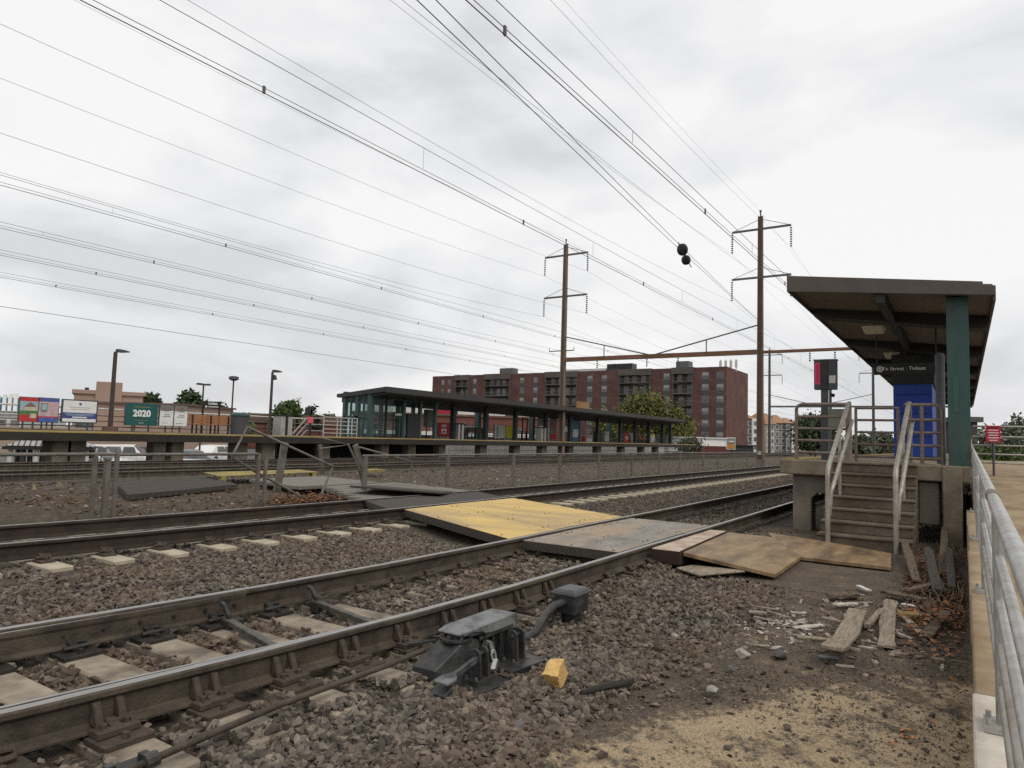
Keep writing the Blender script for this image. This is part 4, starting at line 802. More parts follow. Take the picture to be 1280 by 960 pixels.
# leaves
lv = MB(); r = random.Random(5)
def leaf(x, y, z, s):
    a = r.uniform(0, 6.28); d = Vector((math.cos(a), math.sin(a), r.uniform(-.5, .5)))*s; e_ = Vector((-math.sin(a), math.cos(a), r.uniform(-.5, .5)))*s*.6; c_ = Vector((x, y, z))
    lv.add([c_-d, c_+e_, c_+d, c_-e_], [(0, 1, 2, 3)])
for i in range(4600):
    x = r.gauss(8.3, 1.1) if i % 3 else r.uniform(7.2, 12.5); y = r.uniform(.03, .62); z = G(x, y)+abs(r.gauss(0, .02))+max(0, .13*math.exp(-((y-.2)/.16)**2)*(.5+.5*math.sin(x*5.1)*math.cos(x*2.3)))
    if y > .08*(x-6)+.35: continue
    leaf(x, y, z+.01, r.uniform(.012, .032))
tag(lv.build('fallen_leaves', m_leaf), 'orange brown fallen leaves heaped between the stairs and the ramp ledge', 'leaves', kind='stuff')
lv = MB()
for i in range(2600):
    x = r.gauss(10.4, .55); y = 11.2+abs(r.gauss(0, .75)); leaf(x, y, -.24+abs(r.gauss(0, .07)), r.uniform(.02, .045))
tag(lv.build('fallen_leaves', m_leaf), 'rusty fallen leaves heaped around the leaning posts beyond the second track', 'leaves', kind='stuff')
lv = MB()
for (u, v, n_, mm) in ((1132, 918, 5, 0), (1113, 925, 3, 1), (1143, 912, 2, 1)):
    q = P(u, v, z=-.265)
    for i in range(n_): leaf(q.x+r.gauss(0, .02), q.y+r.gauss(0, .025), G(q.x, q.y)+.012, .018)
tag(lv.build('fallen_leaves', mat('red leaf', (.35, .06, .04), (.42, .22, .05), 60, .8, lo=.45, hi=.55)), 'few red and yellow leaves lying on the sawdust', 'leaves', kind='stuff')
b = MB(); q = P(1150, 655, z=-.2)
for i in range(16): b.ob((q.x+r.gauss(0, .2), q.y+r.gauss(0, .12), -.22+r.uniform(0, .08)), (r.uniform(.03, .1), r.uniform(-.05, .05), r.uniform(-.02, .02)), (r.uniform(-.03, .03), r.uniform(.02, .06), 0), (0, 0, .006))
tag(b.build('litter', m_offwhite), 'crumpled white litter in the dark gap under the near platform', 'litter', kind='stuff')
# ------------------------------------------------------------------ low mesh fence and broken railings
FY = 11.9
def fence(name, x0, x1, posts, label, ztop, pw=.06):
    t = thing(name, label, 'fence', (x0, FY, -.25))
    b = MB(); b.tube([(x0, FY, ztop), (x1, FY, ztop)], .028, 8); b.build('top_rail', m_fence, t, smooth=True)
    for x in posts:
        b = MB(); b.bb(x-pw, x+pw, FY-.03, FY+.03, -.25, ztop+.01); b.build('post', m_fence, t)
    b = MB(); r = .0011
    n = int((x1-x0)/.11)
    for i in range(n):
        x = x0+i*.11; b.bb(x-r, x+r, FY-r, FY+r, -.22, ztop)
    for k in range(8):
        z = -.2+k*.115; b.bb(x0, x1, FY-.008-r, FY-.008+r, z-r, z+r)
    b.build('wire_mesh', m_fence, t)
    return t
fp = [P(u, 575, y=FY).x for u in (560, 642, 700, 749, 790, 824, 850, 879, 897, 917, 934, 955)]
x0 = P(453, 572, y=FY).x
fence('mesh_fence', x0, fp[-1], [x0+.1]+fp, 'long low mesh fence with grey posts between the two middle tracks', .735)
fence('mesh_fence', -6, P(143, 570, y=FY).x, [P(118, 590, y=FY).x, P(145, 590, y=FY).x, -1, -4], 'low mesh fence on the rubble strip, ending left of the timber mat', .80, .03)
fence('mesh_fence', P(146, 570, y=FY+.0).x, P(322, 570, y=FY).x, [P(322, 600, y=FY).x, P(331, 600, y=FY).x], 'middle length of low mesh fence, behind which the timber mat lies', .79, .03)
t = thing('fence_post', 'stout bare post standing alone between two fence ends on the rubble strip', 'post', (P(133, 600, y=11.7).x, 11.7, -.25)); q = P(133, 600, y=11.7)
b = MB(); b.bb(q.x-.035, q.x+.035, 11.64, 11.76, -.3, P(133, 575, y=11.7).z); b.build('shaft', m_fence, t, bevel=.01); b = MB(); b.bb(q.x-.042, q.x+.042, 11.63, 11.77, P(133, 575, y=11.7).z, P(133, 574, y=11.7).z+.02); b.build('cap', m_fence, t)
def bent(name, label, cat, paths, mat_, r, y=12.05, plates=()):
    t = thing(name, label, cat, tuple(P(*paths[0][0], y=y)))
    for k, p in enumerate(paths):
        b = MB(); b.tube([P(u, v, y=y+.02*k) for u, v in p], r[k] if isinstance(r, (list, tuple)) else r, 8); b.build('pipe', mat_, t, smooth=True)
    for (pa, w) in plates:
        b = MB(); A, B = P(*pa[0], y=y+.15), P(*pa[1], y=y+.15); b.beam(A, B, w, .06, up=(0, 1, 0)); b.build('channel_post', m_fence, t, bevel=.008)
bent('broken_railing', 'toppled pipe railing with a leaning channel post left of the plank walkway', 'railing', [((290, 571), (309, 534), (416, 583), (400, 622)), ((290, 572), (320, 590), (386, 626))], m_fence, .028, 12.0, [(((356, 553), (346, 615)), .17)])
bent('broken_railing', 'collapsed pipe railing with a dark leaning channel post right of the plank walkway', 'railing', [((400, 547), (435, 556), (400, 561)), ((435, 555), (456, 602)), ((449, 559), (515, 577), (514, 602))], m_fence, .024, 12.0, [(((444, 556), (455, 602)), .16), (((400, 556), (403, 592)), .09)])
# ------------------------------------------------------------------ catenary poles
def insulator(b, x, y, z, n=9, dz=.165, r=.10):
    b.tube([(x, y, z), (x, y, z-n*dz-.1)], .018, 6)
    for k in range(n):
        zz = z-.1-k*dz; b.tube([(x, y, zz), (x, y, zz-.05), (x, y, zz-.085)], [.03, r, .05], 8)
def pole(name, label, x, y, zt, arms, material, zb=-.3, ins=True, sgn=True):
    t = thing(name, label, 'catenary pole', (x, y, zb))
    b = MB(); n = 8
    for k in range(1):
        w0, w1 = .19, .13; fl = .035
        for s in (-1, 1):
            b.loft([[(x-w0, y+s*w0-fl, zb), (x+w0, y+s*w0-fl, zb), (x+w0, y+s*w0+fl, zb), (x-w0, y+s*w0+fl, zb)], [(x-w1, y+s*w1-fl, zt), (x+w1, y+s*w1-fl, zt), (x+w1, y+s*w1+fl, zt), (x-w1, y+s*w1+fl, zt)]])
        b.loft([[(x-.05, y-w0, zb), (x+.05, y-w0, zb), (x+.05, y+w0, zb), (x-.05, y+w0, zb)], [(x-.05, y-w1, zt), (x+.05, y-w1, zt), (x+.05, y+w1, zt), (x-.05, y+w1, zt)]])
    b.build('shaft', material, t)
    b = MB(); b.tube([(x, y, zt), (x, y, zt+.35)], .05, 8); b.tube([(x, y, zt+.35), (x, y, zt+.45)], .09, 8); b.build('top_pin', m_insul, t)
    for z in arms:
        b = MB(); ya, yb = y-2.12, y+2.05
        b.beam((x, ya, z+.0), (x, yb, z+.0), .12, .14); b.tube([(x, ya+.1, z+.05), (x, y, z+.75)], .02, 5); b.tube([(x, yb-.1, z+.05), (x, y, z+.75)], .02, 5); b.build('cross_arm', m_mid, t)
        for yy in (ya, yb):
            b = MB(); insulator(b, x, yy, z-.06); b.build('insulator', m_insul, t)
    return t
PX, PYR, PYL = 51.5, 12.25, 28.5
pr = pole('catenary_pole', 'tall rust brown catenary pole with two crossarms, nearest, left of the near canopy', PX, PYR, 18.0, (17.05, 13.45), m_pole)
b = MB(); b.bb(PX-.24, PX-.20, PYR-.12, PYR+.12, .55, .79); b.build('sign_plate', m_offwhite, pr)
b = MB(); b.bb(PX-.3, PX+.3, PYR-.3, PYR+.3, -.35, .2); b.build('footing', m_concp, pr)
pl_ = pole('catenary_pole', 'tall grey brown catenary pole with two crossarms, rising out of the far platform', PX, PYL, 18.0, (17.05, 13.45), m_poleg, -.3)
b = MB(); b.beam((PX, PYL-1, 8.75), (PX, PYL+1.4, 8.75), .08, .08); b.tube([(PX, PYL-1, 8.75), (PX, PYL-1, 9.05)], .03, 6); b.tube([(PX, PYL+1.4, 8.75), (PX, PYL+1.4, 9.05)], .03, 6); b.build('small_arm', m_mid, pl_)
pole('catenary_pole', 'more distant grey catenary pole just right of the tall rust brown one', 126.5, PYL, 18.0, (17.05, 13.45), m_mid)
pole('catenary_pole', 'more distant grey catenary pole between the pink notice and the blue shelter', 126.5, PYR, 18.0, (17.05, 13.45), m_mid)
pole('catenary_pole', 'faint far catenary pole left of the blue shelter', 201.5, PYR, 18.0, (17.05, 13.45), m_mid)
t = thing('catenary_beam', 'long orange rust beam spanning the tracks between the two nearest catenary poles', 'beam', (PX, 20, 7.95))
b = MB(); b.beam((PX, 1.0, 7.93), (PX, PYR-.2, 7.93), .24, .2); b.beam((PX, PYR+.2, 7.96), (PX, PYL-.2, 7.96), .3, .34); b.build('girder', m_beam, t)
for (ya, za, yb, zb) in ((PYR+.1, 9.95, 20.2, 8.12), (PYL-.1, 9.95, 20.9, 8.12)):
    b = MB(); b.tube([(PX, ya, za), (PX, yb, zb)], .055, 6); b.build('stay_rod', m_wire, t)
for (y, z) in ((24.7, 9.0), (16.2, 9.02)):
    b = MB(); b.tube([(PX, y, z), (PX, y, 8.1)], .045, 6); b.build('strut', m_wire, t)
for y in (4.5, 8.9, 18.4, 20.95, 25.3, 7.3):
    b = MB(); insulator(b, PX, y, 7.85, 4, .16, .08); b.build('insulator', m_insul, t)
t = thing('catenary_beam', 'thin distant beam between the farther catenary poles', 'beam', (126.5, 20, 7.95)); b = MB(); b.beam((126.5, 1, 7.95), (126.5, PYL, 7.95), .25, .3); b.build('girder', m_mid, t)
b = MB(); b.tube([(126.5, PYL, 10), (126.5, 20.5, 8.1)], .06, 6); b.tube([(126.5, PYR, 10), (126.5, 20.5, 8.1)], .06, 6); b.build('stay_rod', m_mid, t)
# ------------------------------------------------------------------ overhead wires
XS = [-23.5, 51.5, 126.5, 201.5]
def sagged(y, z, sag, x0=-23.5, x1=201.5, step=3.75, ystag=0):
    pts = []; x = x0
    while x <= x1+.01:
        u = ((x-XS[0]) % 75)/75; pts.append((x, y+ystag*math.cos(2*math.pi*(x-XS[0])/150), z-sag*4*u*(1-u))); x += step
    return pts
def contact(name, label, y, zc, zm, sagm, r=.0075, stag=.15, grp='overhead wires'):
    t = thing(name, label, 'overhead wire', (PX, y, zc), grp)
    b = MB(); b.tube(sagged(y, zc, .0, ystag=stag), r, 5); b.build('contact_wire', m_wire, t)
    b = MB(); b.tube(sagged(y, zc+.10, .02, ystag=stag), r*.7, 5); b.build('auxiliary_wire', m_wire, t)
    mp_ = sagged(y, zm, sagm, ystag=stag); b = MB(); b.tube(mp_, r*.75, 5); b.build('messenger_wire', m_wire, t)
    for i, p in enumerate(mp_):
        if p[0] > 75 or i == 0: continue
        if i % 2: b = MB(); b.tube([p, (p[0], p[1], zc+.1)], .004, 4); b.build('hanger', m_wire, t)
        else: b = MB(); b.bb(p[0]-.022, p[0]+.022, p[1]-.012, p[1]+.012, zc-.01, zc+.11); b.build('clamp', m_wire, t)
contact('contact_wire_run', 'overhead wire run above the nearest track', 4.45, 6.05, 6.85, .50)
contact('contact_wire_run', 'overhead wire run above the second track', 8.95, 6.48, 7.45, .45)
contact('contact_wire_run', 'overhead wire run above the third track', 20.95, 7.45, 8.15, .45, .0085)
contact('contact_wire_run', 'overhead wire run above the fourth track', 25.35, 7.38, 7.95, .38, .0085)
contact('contact_wire_run', 'overhead wire run above the edge of the far platform', 29.6, 7.40, 7.9, .3, .009)
contact('contact_wire_run', 'lowest double wire run passing behind the far platform canopy', 33, 7.2, 7.7, .3, .009)
def line(label, pts, r=.013, grp=None, name='power_line'):
    b = MB(); b.tube(pts, r, 5); return tag(b.build(name, m_wire), label, 'power line', grp)
for (y0, nm) in ((PYR, 'rust brown pole'), (PYL, 'far platform pole')):
    for yy, side in ((y0-2.12, 'right'), (y0+2.05, 'left')):
        for z, lv_ in ((17.05-1.62, 'upper'), (13.45-1.62, 'lower')):
            line(f'thin power line on the {side} end of the {lv_} crossarm of the {nm}', sagged(yy, z, 1.1), .0055 if y0 < 20 else .0075)
    line(f'thin ground wire over the top of the {nm}', sagged(y0, 18.4, .8), .0045 if y0 < 20 else .006)
line('single low wire crossing the sky just above the lamp posts', sagged(33, 6.0, .0), .011)
# dead end wires with drum insulators
A_, B_ = Vector((-9, 3.75, 6.10)), Vector((PX, PYR-.2, 9.95))
t = thing('anchor_wire', 'pair of wires running diagonally up to the rust brown pole, with two round black insulators', 'anchor wire', tuple(B_))
for k, dz in enumerate((0, .34)):
    b = MB(); n = 24; b.tube([A_.lerp(B_, i/n)+Vector((0, 0, dz*(1-i/n)+-.22*4*(i/n)*(1-i/n))) for i in range(n+1)], .008, 5); b.build('wire', m_wire, t)
for (u, v, rr_) in ((853, 312, .215), (857.5, 325, .175)):
    q = P(u, v, y=8.3); dr = Vector(ray(853, 318)).normalized(); b = MB()
    ax_ = Vector((.82, -.35, .25)).normalized()
    b.tube([q-ax_*.13, q-ax_*.12, q-ax_*.05, q+ax_*.05, q+ax_*.12, q+ax_*.13], [.02, rr_*.6, rr_, rr_, rr_*.6, .02], 16); b.build('drum_insulator', m_black, t, smooth=True)
b = MB(); b.tube([P(848, 303, y=8.3), P(864, 334, y=8.3)], .018, 6); b.build('link', m_mid, t)
# ------------------------------------------------------------------ far platform
FE, FB, FZ = 28.3, 33.6, 1.0
t = thing('far_platform', 'long low concrete platform with a yellow edge across the tracks', 'platform', (40, 31, -.3))
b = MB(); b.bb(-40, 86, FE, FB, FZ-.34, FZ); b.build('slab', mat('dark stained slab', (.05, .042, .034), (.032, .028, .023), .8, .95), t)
b = MB(); b.bb(-40, 86, FE+.0, FE+.75, FZ+.003, FZ+.012); b.bb(-40, 86, FE-.012, FE-.002, FZ-.05, FZ+.006); b.build('edge_strip', mat('far yellow edge', (.40, .29, .10), (.30, .22, .09), .8, .85, stain=(.2, .16, .09), sscale=.5, samt=.7), t)
b = MB(); b.bb(-40, 86, FE-.03, FE-.013, FZ-.36, FZ-.06); b.build('rub_board', mat('black wet timber', (.035, .03, .025), (.022, .019, .016), 2, .9), t)
for (u, w) in ((72, .34), (91, .34), (194, .28), (217, .28), (296, .36), (330, .36), (402, .3), (476, .35), (510, .35), (548, .35), (600, .4), (642, .4), (676, .4), (710, .4), (745, .4), (775, .4), (800, .4), (818, .4)):
    q = P(u, 560, y=FE+.9); 
    b = MB(); b.bb(q.x-w, q.x+w, FE+.55, FE+1.1 if u > 100 else FE+1.4, -.5, FZ-.34); b.build('pier', m_concp, t, bevel=.02)
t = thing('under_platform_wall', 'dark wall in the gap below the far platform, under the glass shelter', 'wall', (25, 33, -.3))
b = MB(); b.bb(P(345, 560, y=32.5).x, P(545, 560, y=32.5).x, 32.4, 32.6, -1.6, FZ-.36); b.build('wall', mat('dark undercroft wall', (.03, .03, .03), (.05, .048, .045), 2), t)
# back railing of the far platform
t = thing('platform_railing', 'pale grey pipe railing along the rear of the far platform', 'railing', (10, 33.3, FZ))
for h in (.2, .45, .7, 1.02):
    b = MB(); b.tube([(-20, 33.3, FZ+h), (28.5, 33.3, FZ+h)], .03 if h < 1 else .04, 6); b.build('bar', m_offwhite if h > 1 else m_fence, t)
for k in range(26):
    x = -20+1.9*k; b = MB(); b.tube([(x, 33.3, FZ), (x, 33.3, FZ+1.02)], .032, 6); b.build('post', m_fence, t)
m_mid2 = mat('pale grey pipe paint', (.42, .42, .40), (.32, .32, .31), 3, .5)
t = thing('platform_railing', 'pale grey pipe railing with a stepped end beside the glass shelter', 'railing', (24, 29.2, FZ))
x0, x1 = P(404, 540, y=29.6).x, P(446, 540, y=29.6).x
for h in (.2, .42, .64, .86, 1.08):
    b = MB(); b.tube([(x0, 29.6, FZ+h), (x1, 29.6, FZ+h)], .03, 6); b.build('bar', m_mid2, t)
for x in (x0, x0+1, (x0+x1)/2, x1):
    b = MB(); b.tube([(x, 29.6, FZ), (x, 29.6, FZ+1.1)], .035, 6); b.build('post', m_mid2, t)
b = MB(); xr = P(366, 540, y=31).x
for h in (.3, .65, 1.0): b.tube([(xr, 31, FZ+h-.9), (x0, 31, FZ+h), (x0, 29.6, FZ+h)], .03, 6)
b.build('stair_rail', m_mid2, t)
# posters on the rear railing
def poster(u0, v0, u1, v1, label, paint, y=33.12, legs=True, name='poster', cat='poster'):
    a, c = P(u0, v0, y=y), P(u1, v1, y=y); z1 = (a.z+P(u1, v0, y=y).z)/2; z0 = (c.z+P(u0, v1, y=y).z)/2; x0, x1 = a.x, c.x
    z0, z1 = c.z-.02, a.z
    t = thing(name, label, cat, ((x0+x1)/2, y, FZ))
    b = MB(); b.bb(x0, x1, y, y+.08, z0, z1); b.build('frame', m_grey, t)
    if legs:
        for x in ((x0*.75+x1*.25), (x0*.25+x1*.75)): b = MB(); b.bb(x-.03, x+.03, y+.02, y+.07, FZ, z0); b.build('leg', m_grey, t)
    def rect(nm, fx0, fx1, fz0, fz1, material, k=1):
        b = MB(); b.bb(x0+(x1-x0)*fx0, x0+(x1-x0)*fx1, y-.004*k, y-.004*k+.003, z0+(z1-z0)*fz0, z0+(z1-z0)*fz1); return b.build(nm, material, t)
    def tx(s, fx, fz, sz, material, bold=0): return text('lettering', s, sz*(z1-z0), (x0+(x1-x0)*fx, y-.022, z0+(z1-z0)*fz), (1, 0, 0), (0, 0, 1), material, t, bold=bold)
    def poly(nm, pts, material, k=2): 
        b = MB(); b.add([(x0+(x1-x0)*p[0], y-.004*k, z0+(z1-z0)*p[1]) for p in pts], [tuple(range(len(pts)))]); return b.build(nm, material, t)
    paint(rect, tx, poly); return t
m_sky = mat('printed pale blue', (.35, .5, .55)); m_grn = mat('printed green', (.10, .22, .08)); m_pblue = mat('printed blue', (.08, .13, .36)); m_pnavy = mat('printed navy', (.07, .075, .28)); m_pteal = mat('printed teal', (.02, .105, .10), (.018, .09, .085)); m_pred = mat('printed red', (.55, .05, .05)); m_pcream = mat('printed cream', (.6, .55, .42)); m_ppink = mat('printed pink', (.6, .42, .45)); m_pyel = mat('printed yellow', (.62, .56, .03)); m_pbrown = mat('printed brown', (.25, .16, .13)); m_pgrey = mat('printed grey', (.22, .23, .22)); m_gold = mat('printed gold', (.55, .38, .12))
def pa1(rect, tx, poly):
    rect('artwork', .03, .97, .02, .98, m_sky); rect('red_band', .03, .97, .83, .98, m_pred, 2); rect('red_band', .03, .97, .02, .28, m_pred, 2); rect('lawn', .03, .97, .28, .45, m_grn, 2); rect('house_wall', .22, .85, .45, .6, m_pcream, 3); poly('house_roof', [(.2, .6), (.87, .6), (.55, .8)], m_pbrown, 3); rect('label_patch', .55, .85, .15, .33, m_pcream, 4)
def pa2(rect, tx, poly):
    rect('artwork', .02, .97, .02, .98, m_ppink); rect('blue_band', .02, .97, .84, .98, m_pblue, 2); rect('blue_band', .02, .97, .02, .2, m_pblue, 2); rect('screen_picture', .14, .45, .42, .78, m_pgrey, 2); rect('screen_inner', .18, .41, .5, .74, m_sky, 3); rect('red_line', .02, .97, .2, .25, m_pred, 2)
def pa3(rect, tx, poly):
    rect('artwork', .04, .96, .05, .95, m_white); rect('blue_band', .04, .96, .19, .44, m_pnavy, 2); poly('emblem', [(.46, .86), (.54, .86), (.52, .76), (.48, .76)], m_pnavy, 2); rect('print_line', .1, .9, .36, .39, m_sky, 3); rect('print_line', .14, .86, .31, .335, m_sky, 3); rect('print_line', .3, .7, .22, .27, m_white, 3); rect('print_line', .2, .8, .66, .68, m_sky, 3); rect('print_line', .25, .75, .58, .6, m_ppink, 3)
def pa4(rect, tx, poly):
    rect('artwork', .01, .99, .01, .99, m_pteal); tx('2020', .5, .53, .40, m_white, .02); rect('gold_line', .25, .75, .82, .835, m_gold, 2); rect('gold_line', .3, .7, .23, .24, m_gold, 2); rect('small_mark', .42, .58, .10, .13, m_sky, 2)
def pa5(rect, tx, poly):
    for o in (0, .5):
        rect('artwork', .02+o, .48+o, .02, .98, m_white); rect('photo_picture', .02+o, .48+o, .66, .98, m_pgrey, 2); poly('roof_picture', [(.04+o, .78), (.46+o, .78), (.25+o, .93)], m_pbrown, 3); poly('white_curve', [(.02+o, .66), (.48+o, .66), (.48+o, .74), (.25+o, .68), (.02+o, .72)], m_white, 4)
        rect('print_line', .17+o, .36+o, .53, .56, m_pgrey, 3); rect('print_line', .12+o, .38+o, .44, .47, m_pgrey, 3); rect('print_line', .08+o, .30+o, .14, .155, m_pgrey, 3)
poster(25, 495.5, 48, 527, 'red bordered poster of a house on a lawn, leftmost on the far platform railing', pa1)
poster(48.3, 496.5, 72.5, 528, 'blue and pink poster joined to the right side of the red bordered one', pa2)
poster(78, 498.5, 121, 529, 'wide white poster with a blue band of lettering', pa3)
poster(157.5, 503, 196, 532, 'teal poster with large white numerals 2020', pa4)
poster(200, 505.5, 234, 533, 'pair of white posters with house photographs, right of the teal 2020 poster', pa5)
# station sign, bench, bins on the far platform
a, c = P(254, 501, y=31.5), P(276, 511, y=31.5)
t = thing('station_sign', 'black station name sign reading Linden on two posts behind the orange bench', 'station sign', ((a.x+c.x)/2, 31.5, FZ))
b = MB(); b.bb(a.x, c.x, 31.5, 31.56, c.z, a.z); b.build('sign_panel', m_black, t)
text('lettering', 'Linden', .19, ((a.x+c.x)/2+.04, 31.49, (a.z*.68+c.z*.32)), (1, 0, 0), (0, 0, 1), m_white, t, bold=.004)
b = MB(); b.bb(a.x+.3, a.x+.85, 31.494, 31.499, c.z+.05, c.z+.10); b.build('print_line', m_offwhite, t)
b = MB(); b.bb(a.x+.13, a.x+.23, 31.493, 31.499, c.z+.03, c.z+.12); b.build('symbol', m_white, t)
for x in (a.x+.04, c.x-.06):
    b = MB(); b.bb(x-.03, x+.03, 31.5, 31.56, FZ, c.z); b.build('post', m_black, t)
def bench(x0, x1, y, label, material):
    t = thing('bench', label, 'bench', ((x0+x1)/2, y, FZ))
    b = MB(); b.bb(x0, x1, y-.2, y+.25, FZ+.42, FZ+.47); b.build('seat', material, t)
    b = MB(); 
    for k in range(3): b.bb(x0, x1, y+.25, y+.29, FZ+.5+.14*k, FZ+.62+.14*k)
    b.build('backrest', material, t)
    for x in (x0+.15, (x0+x1)/2, x1-.15):
        b = MB(); b.bb(x-.03, x+.03, y-.15, y-.10, FZ, FZ+.42); b.bb(x-.03, x+.03, y+.2, y+.26, FZ, FZ+.9); b.build('leg', m_black, t)
m_bench = mat('orange wood bench', (.32, .15, .06), (.25, .11, .045), 4)
bench(P(240, 535, y=30.5).x, P(292, 535, y=30.5).x, 30.5, 'orange brown wooden bench in front of the station name sign', m_bench)
def bin_(u, y, w, h, label, material, lidm):
    q = P(u, 540, y=y); t = thing('litter_bin', label, 'litter bin', (q.x, y, FZ))
    b = MB(); b.loft([[(q.x+w*.46*math.cos(a), y+w*.46*math.sin(a), FZ) for a in [6.283*i/14 for i in range(14)]], [(q.x+w*.5*math.cos(a), y+w*.5*math.sin(a), FZ+h*.86) for a in [6.283*i/14 for i in range(14)]]]); b.build('body', material, t, smooth=True)
    b = MB(); b.tube([(q.x, y, FZ+h*.86), (q.x, y, FZ+h*.94), (q.x, y, FZ+h)], [w*.54, w*.54, w*.4], 14); b.build('lid', lidm, t)
bin_(299, 29.6, .85, 1.05, 'dark grey round litter bin beside the orange bench', m_grey, m_green)
def banded(u, y, w, h, label):
    q = P(u, 540, y=y); t = thing('litter_bin', label, 'litter bin', (q.x, y, FZ))
    b = MB(); b.bb(q.x-w/2, q.x+w/2, y-.3, y+.3, FZ, FZ+h); b.build('body', m_steel, t); b = MB(); b.bb(q.x-.08, q.x+.08, y-.31, y+.31, FZ, FZ+h+.02); b.bb(q.x-w/2-.03, q.x+w/2+.03, y-.33, y+.33, FZ+h, FZ+h+.07); b.build('band', m_black, t)
banded(353, 29.6, .75, 1.0, 'pale bin with a dark band, left of the stepped pipe railing')
banded(572, 29.8, .62, 1.05, 'pale bin with a dark band beside the canopy post by the red poster')
banded(676, 29.8, .8, 1.1, 'pale bin with a dark hood between the canopy posts right of the yellow poster')
# lamp posts
def lamp(u, vt, vb, y, label, style, zb=FZ, r=.06):
    q = P((u[0]+u[1])/2, (vt+vb)/2, y=y); x = q.x; zt = P(u[0], vt, y=y).z
    t = thing('lamp_post', label, 'lamp post', (x, y, zb))
    b = MB(); b.tube([(x, y, zb), (x, y, zt)], [r*1.25, r], 10); b.build('shaft', m_polel, t, smooth=True)
    if style == 'base': b = MB(); b.tube([(x, y, zb), (x, y, zb+.22)], .33, 12); b.build('base', m_pole, t)
    if style in ('base', 'arm'):
        b = MB(); b.tube([(x, y, zt-.05), (x+.05, y, zt+.04), (x+.2, y, zt+.07)], .05, 8); b.build('arm', m_polel, t)
        b = MB(); b.loft([[(x+.05, y-.12, zt), (x+.05, y+.12, zt), (x+.05, y+.12, zt+.14), (x+.05, y-.12, zt+.14)], [(x+.35, y-.15, zt+.0), (x+.35, y+.15, zt+.0), (x+.35, y+.15, zt+.12), (x+.35, y-.15, zt+.12)], [(x+.62, y-.08, zt+.04), (x+.62, y+.08, zt+.04), (x+.62, y+.08, zt+.08), (x+.62, y-.08, zt+.08)]]); b.build('head', m_grey, t)
        if style == 'arm': b = MB(); b.loft([[(x+.05, y-.1, zt-.45), (x+.05, y+.1, zt-.45), (x+.05, y+.1, zt-.15), (x+.05, y-.1, zt-.15)], [(x+.28, y-.08, zt-.42), (x+.28, y+.08, zt-.42), (x+.2, y+.08, zt-.18), (x+.2, y-.08, zt-.18)]]); b.build('floodlight', m_grey, t)
    elif style == 'twin':
        b = MB()
        for s in (-1, 1): b.bb(x+s*.15-.25*(s < 0), x+s*.15+.25*(s > 0)+.0, y-.12, y+.12, zt-.06, zt+.08) if False else b.loft([[(x+s*.05, y-.1, zt-.04), (x+s*.05, y+.1, zt-.04), (x+s*.05, y+.1, zt+.1), (x+s*.05, y-.1, zt+.1)], [(x+s*.5, y-.15, zt-.02), (x+s*.5, y+.15, zt-.02), (x+s*.5, y+.15, zt+.12), (x+s*.5, y-.15, zt+.12)]])
        b.build('twin_head', m_grey, t)
    else:
        b = MB(); b.tube([(x, y, zt-.05), (x, y, zt+.05), (x, y, zt+.22), (x, y, zt+.26)], [.12, .32, .3, .15], 12); b.build('head', m_grey, t, smooth=True)
m_polel = mat('brown lamp shaft', (.05, .034, .03), (.065, .045, .038), 2, .6)
lamp((146, 136), 440, 537, 32.8, 'brown lamp post left of the teal 2020 poster, on a round rusty base', 'base', r=.085)
lamp((340, 337), 465, 545, 32.8, 'brown lamp post with a floodlight left of the glass shelter', 'arm', r=.07)
lamp((291, 289), 475, 545, 40, 'slim lamp post with a mushroom head behind the grey bin', 'mush', zb=-1.6, r=.05)
lamp((253, 252), 481, 545, 48, 'white lamp post with twin heads behind the station name sign', 'twin', zb=-1.6, r=.06)
# ------------------------------------------------------------------ far platform canopy and shelter
CY0, CY1 = FE-.35, 33.2
xa = P(483, 484, y=CY0).x; xb = P(856, 524, y=CY0).x; zt_ = 4.10
zf = P(483, 483, y=CY0).z; zr = P(421, 492.5, x=xa); CY1 = zr.y; zr = zr.z
m_croof = mat('dark grey canopy fascia', (.045, .042, .041), (.034, .032, .032), .6, .6)
t = thing('far_canopy', 'long dark flat canopy on slim posts over the far platform', 'canopy', ((xa+xb)/2, 30, FZ))
def roofsec(x): return [(x, CY0, zf-.34), (x, CY0, zf), (x, CY1, zr), (x, CY1, zr-.2), (x, CY1-.15, zr-.22), (x, CY0+.12, zf-.30)]
b = MB(); b.loft([roofsec(xa), roofsec(xb)]); b.build('roof', m_croof, t)
b = MB(); b.loft([[(x, CY0+.12, zf-.42), (x, CY0+.12, zf-.315), (x, CY1-.3, zr-.24), (x, CY1-.3, zr-.5)] for x in (xa+.15, xb-.15)]); b.build('soffit', m_beamc, t)
m_cpost = mat('black green canopy post', (.011, .018, .018), (.016, .026, .025), 2, .6)
for u in (566, 607, 644, 682, 712, 747, 775, 794, 811, 828, 838):
    q = P(u, 535, y=29.9); b = MB(); b.bb(q.x-.16, q.x+.16, 29.75, 30.05, FZ, zf-.35); b.build('post', m_cpost, t)
for u in (500, 597, 665, 722, 761): 
    q = P(u, 535, y=32.6); b = MB(); b.bb(q.x-.2, q.x+.2, 32.4, 32.8, FZ, zr-.2); b.build('post', m_green, t)
for u in (488, 520, 563.5, 603, 641.5, 675, 707, 732, 758, 778, 799, 815, 831):
    q = P(u, 500, y=28.9); b = MB(); b.bb(q.x-.32, q.x+.32, 28.75, 29.05, zf-.5, zf-.42); b.build('ceiling_lamp', m_lampglass, t)
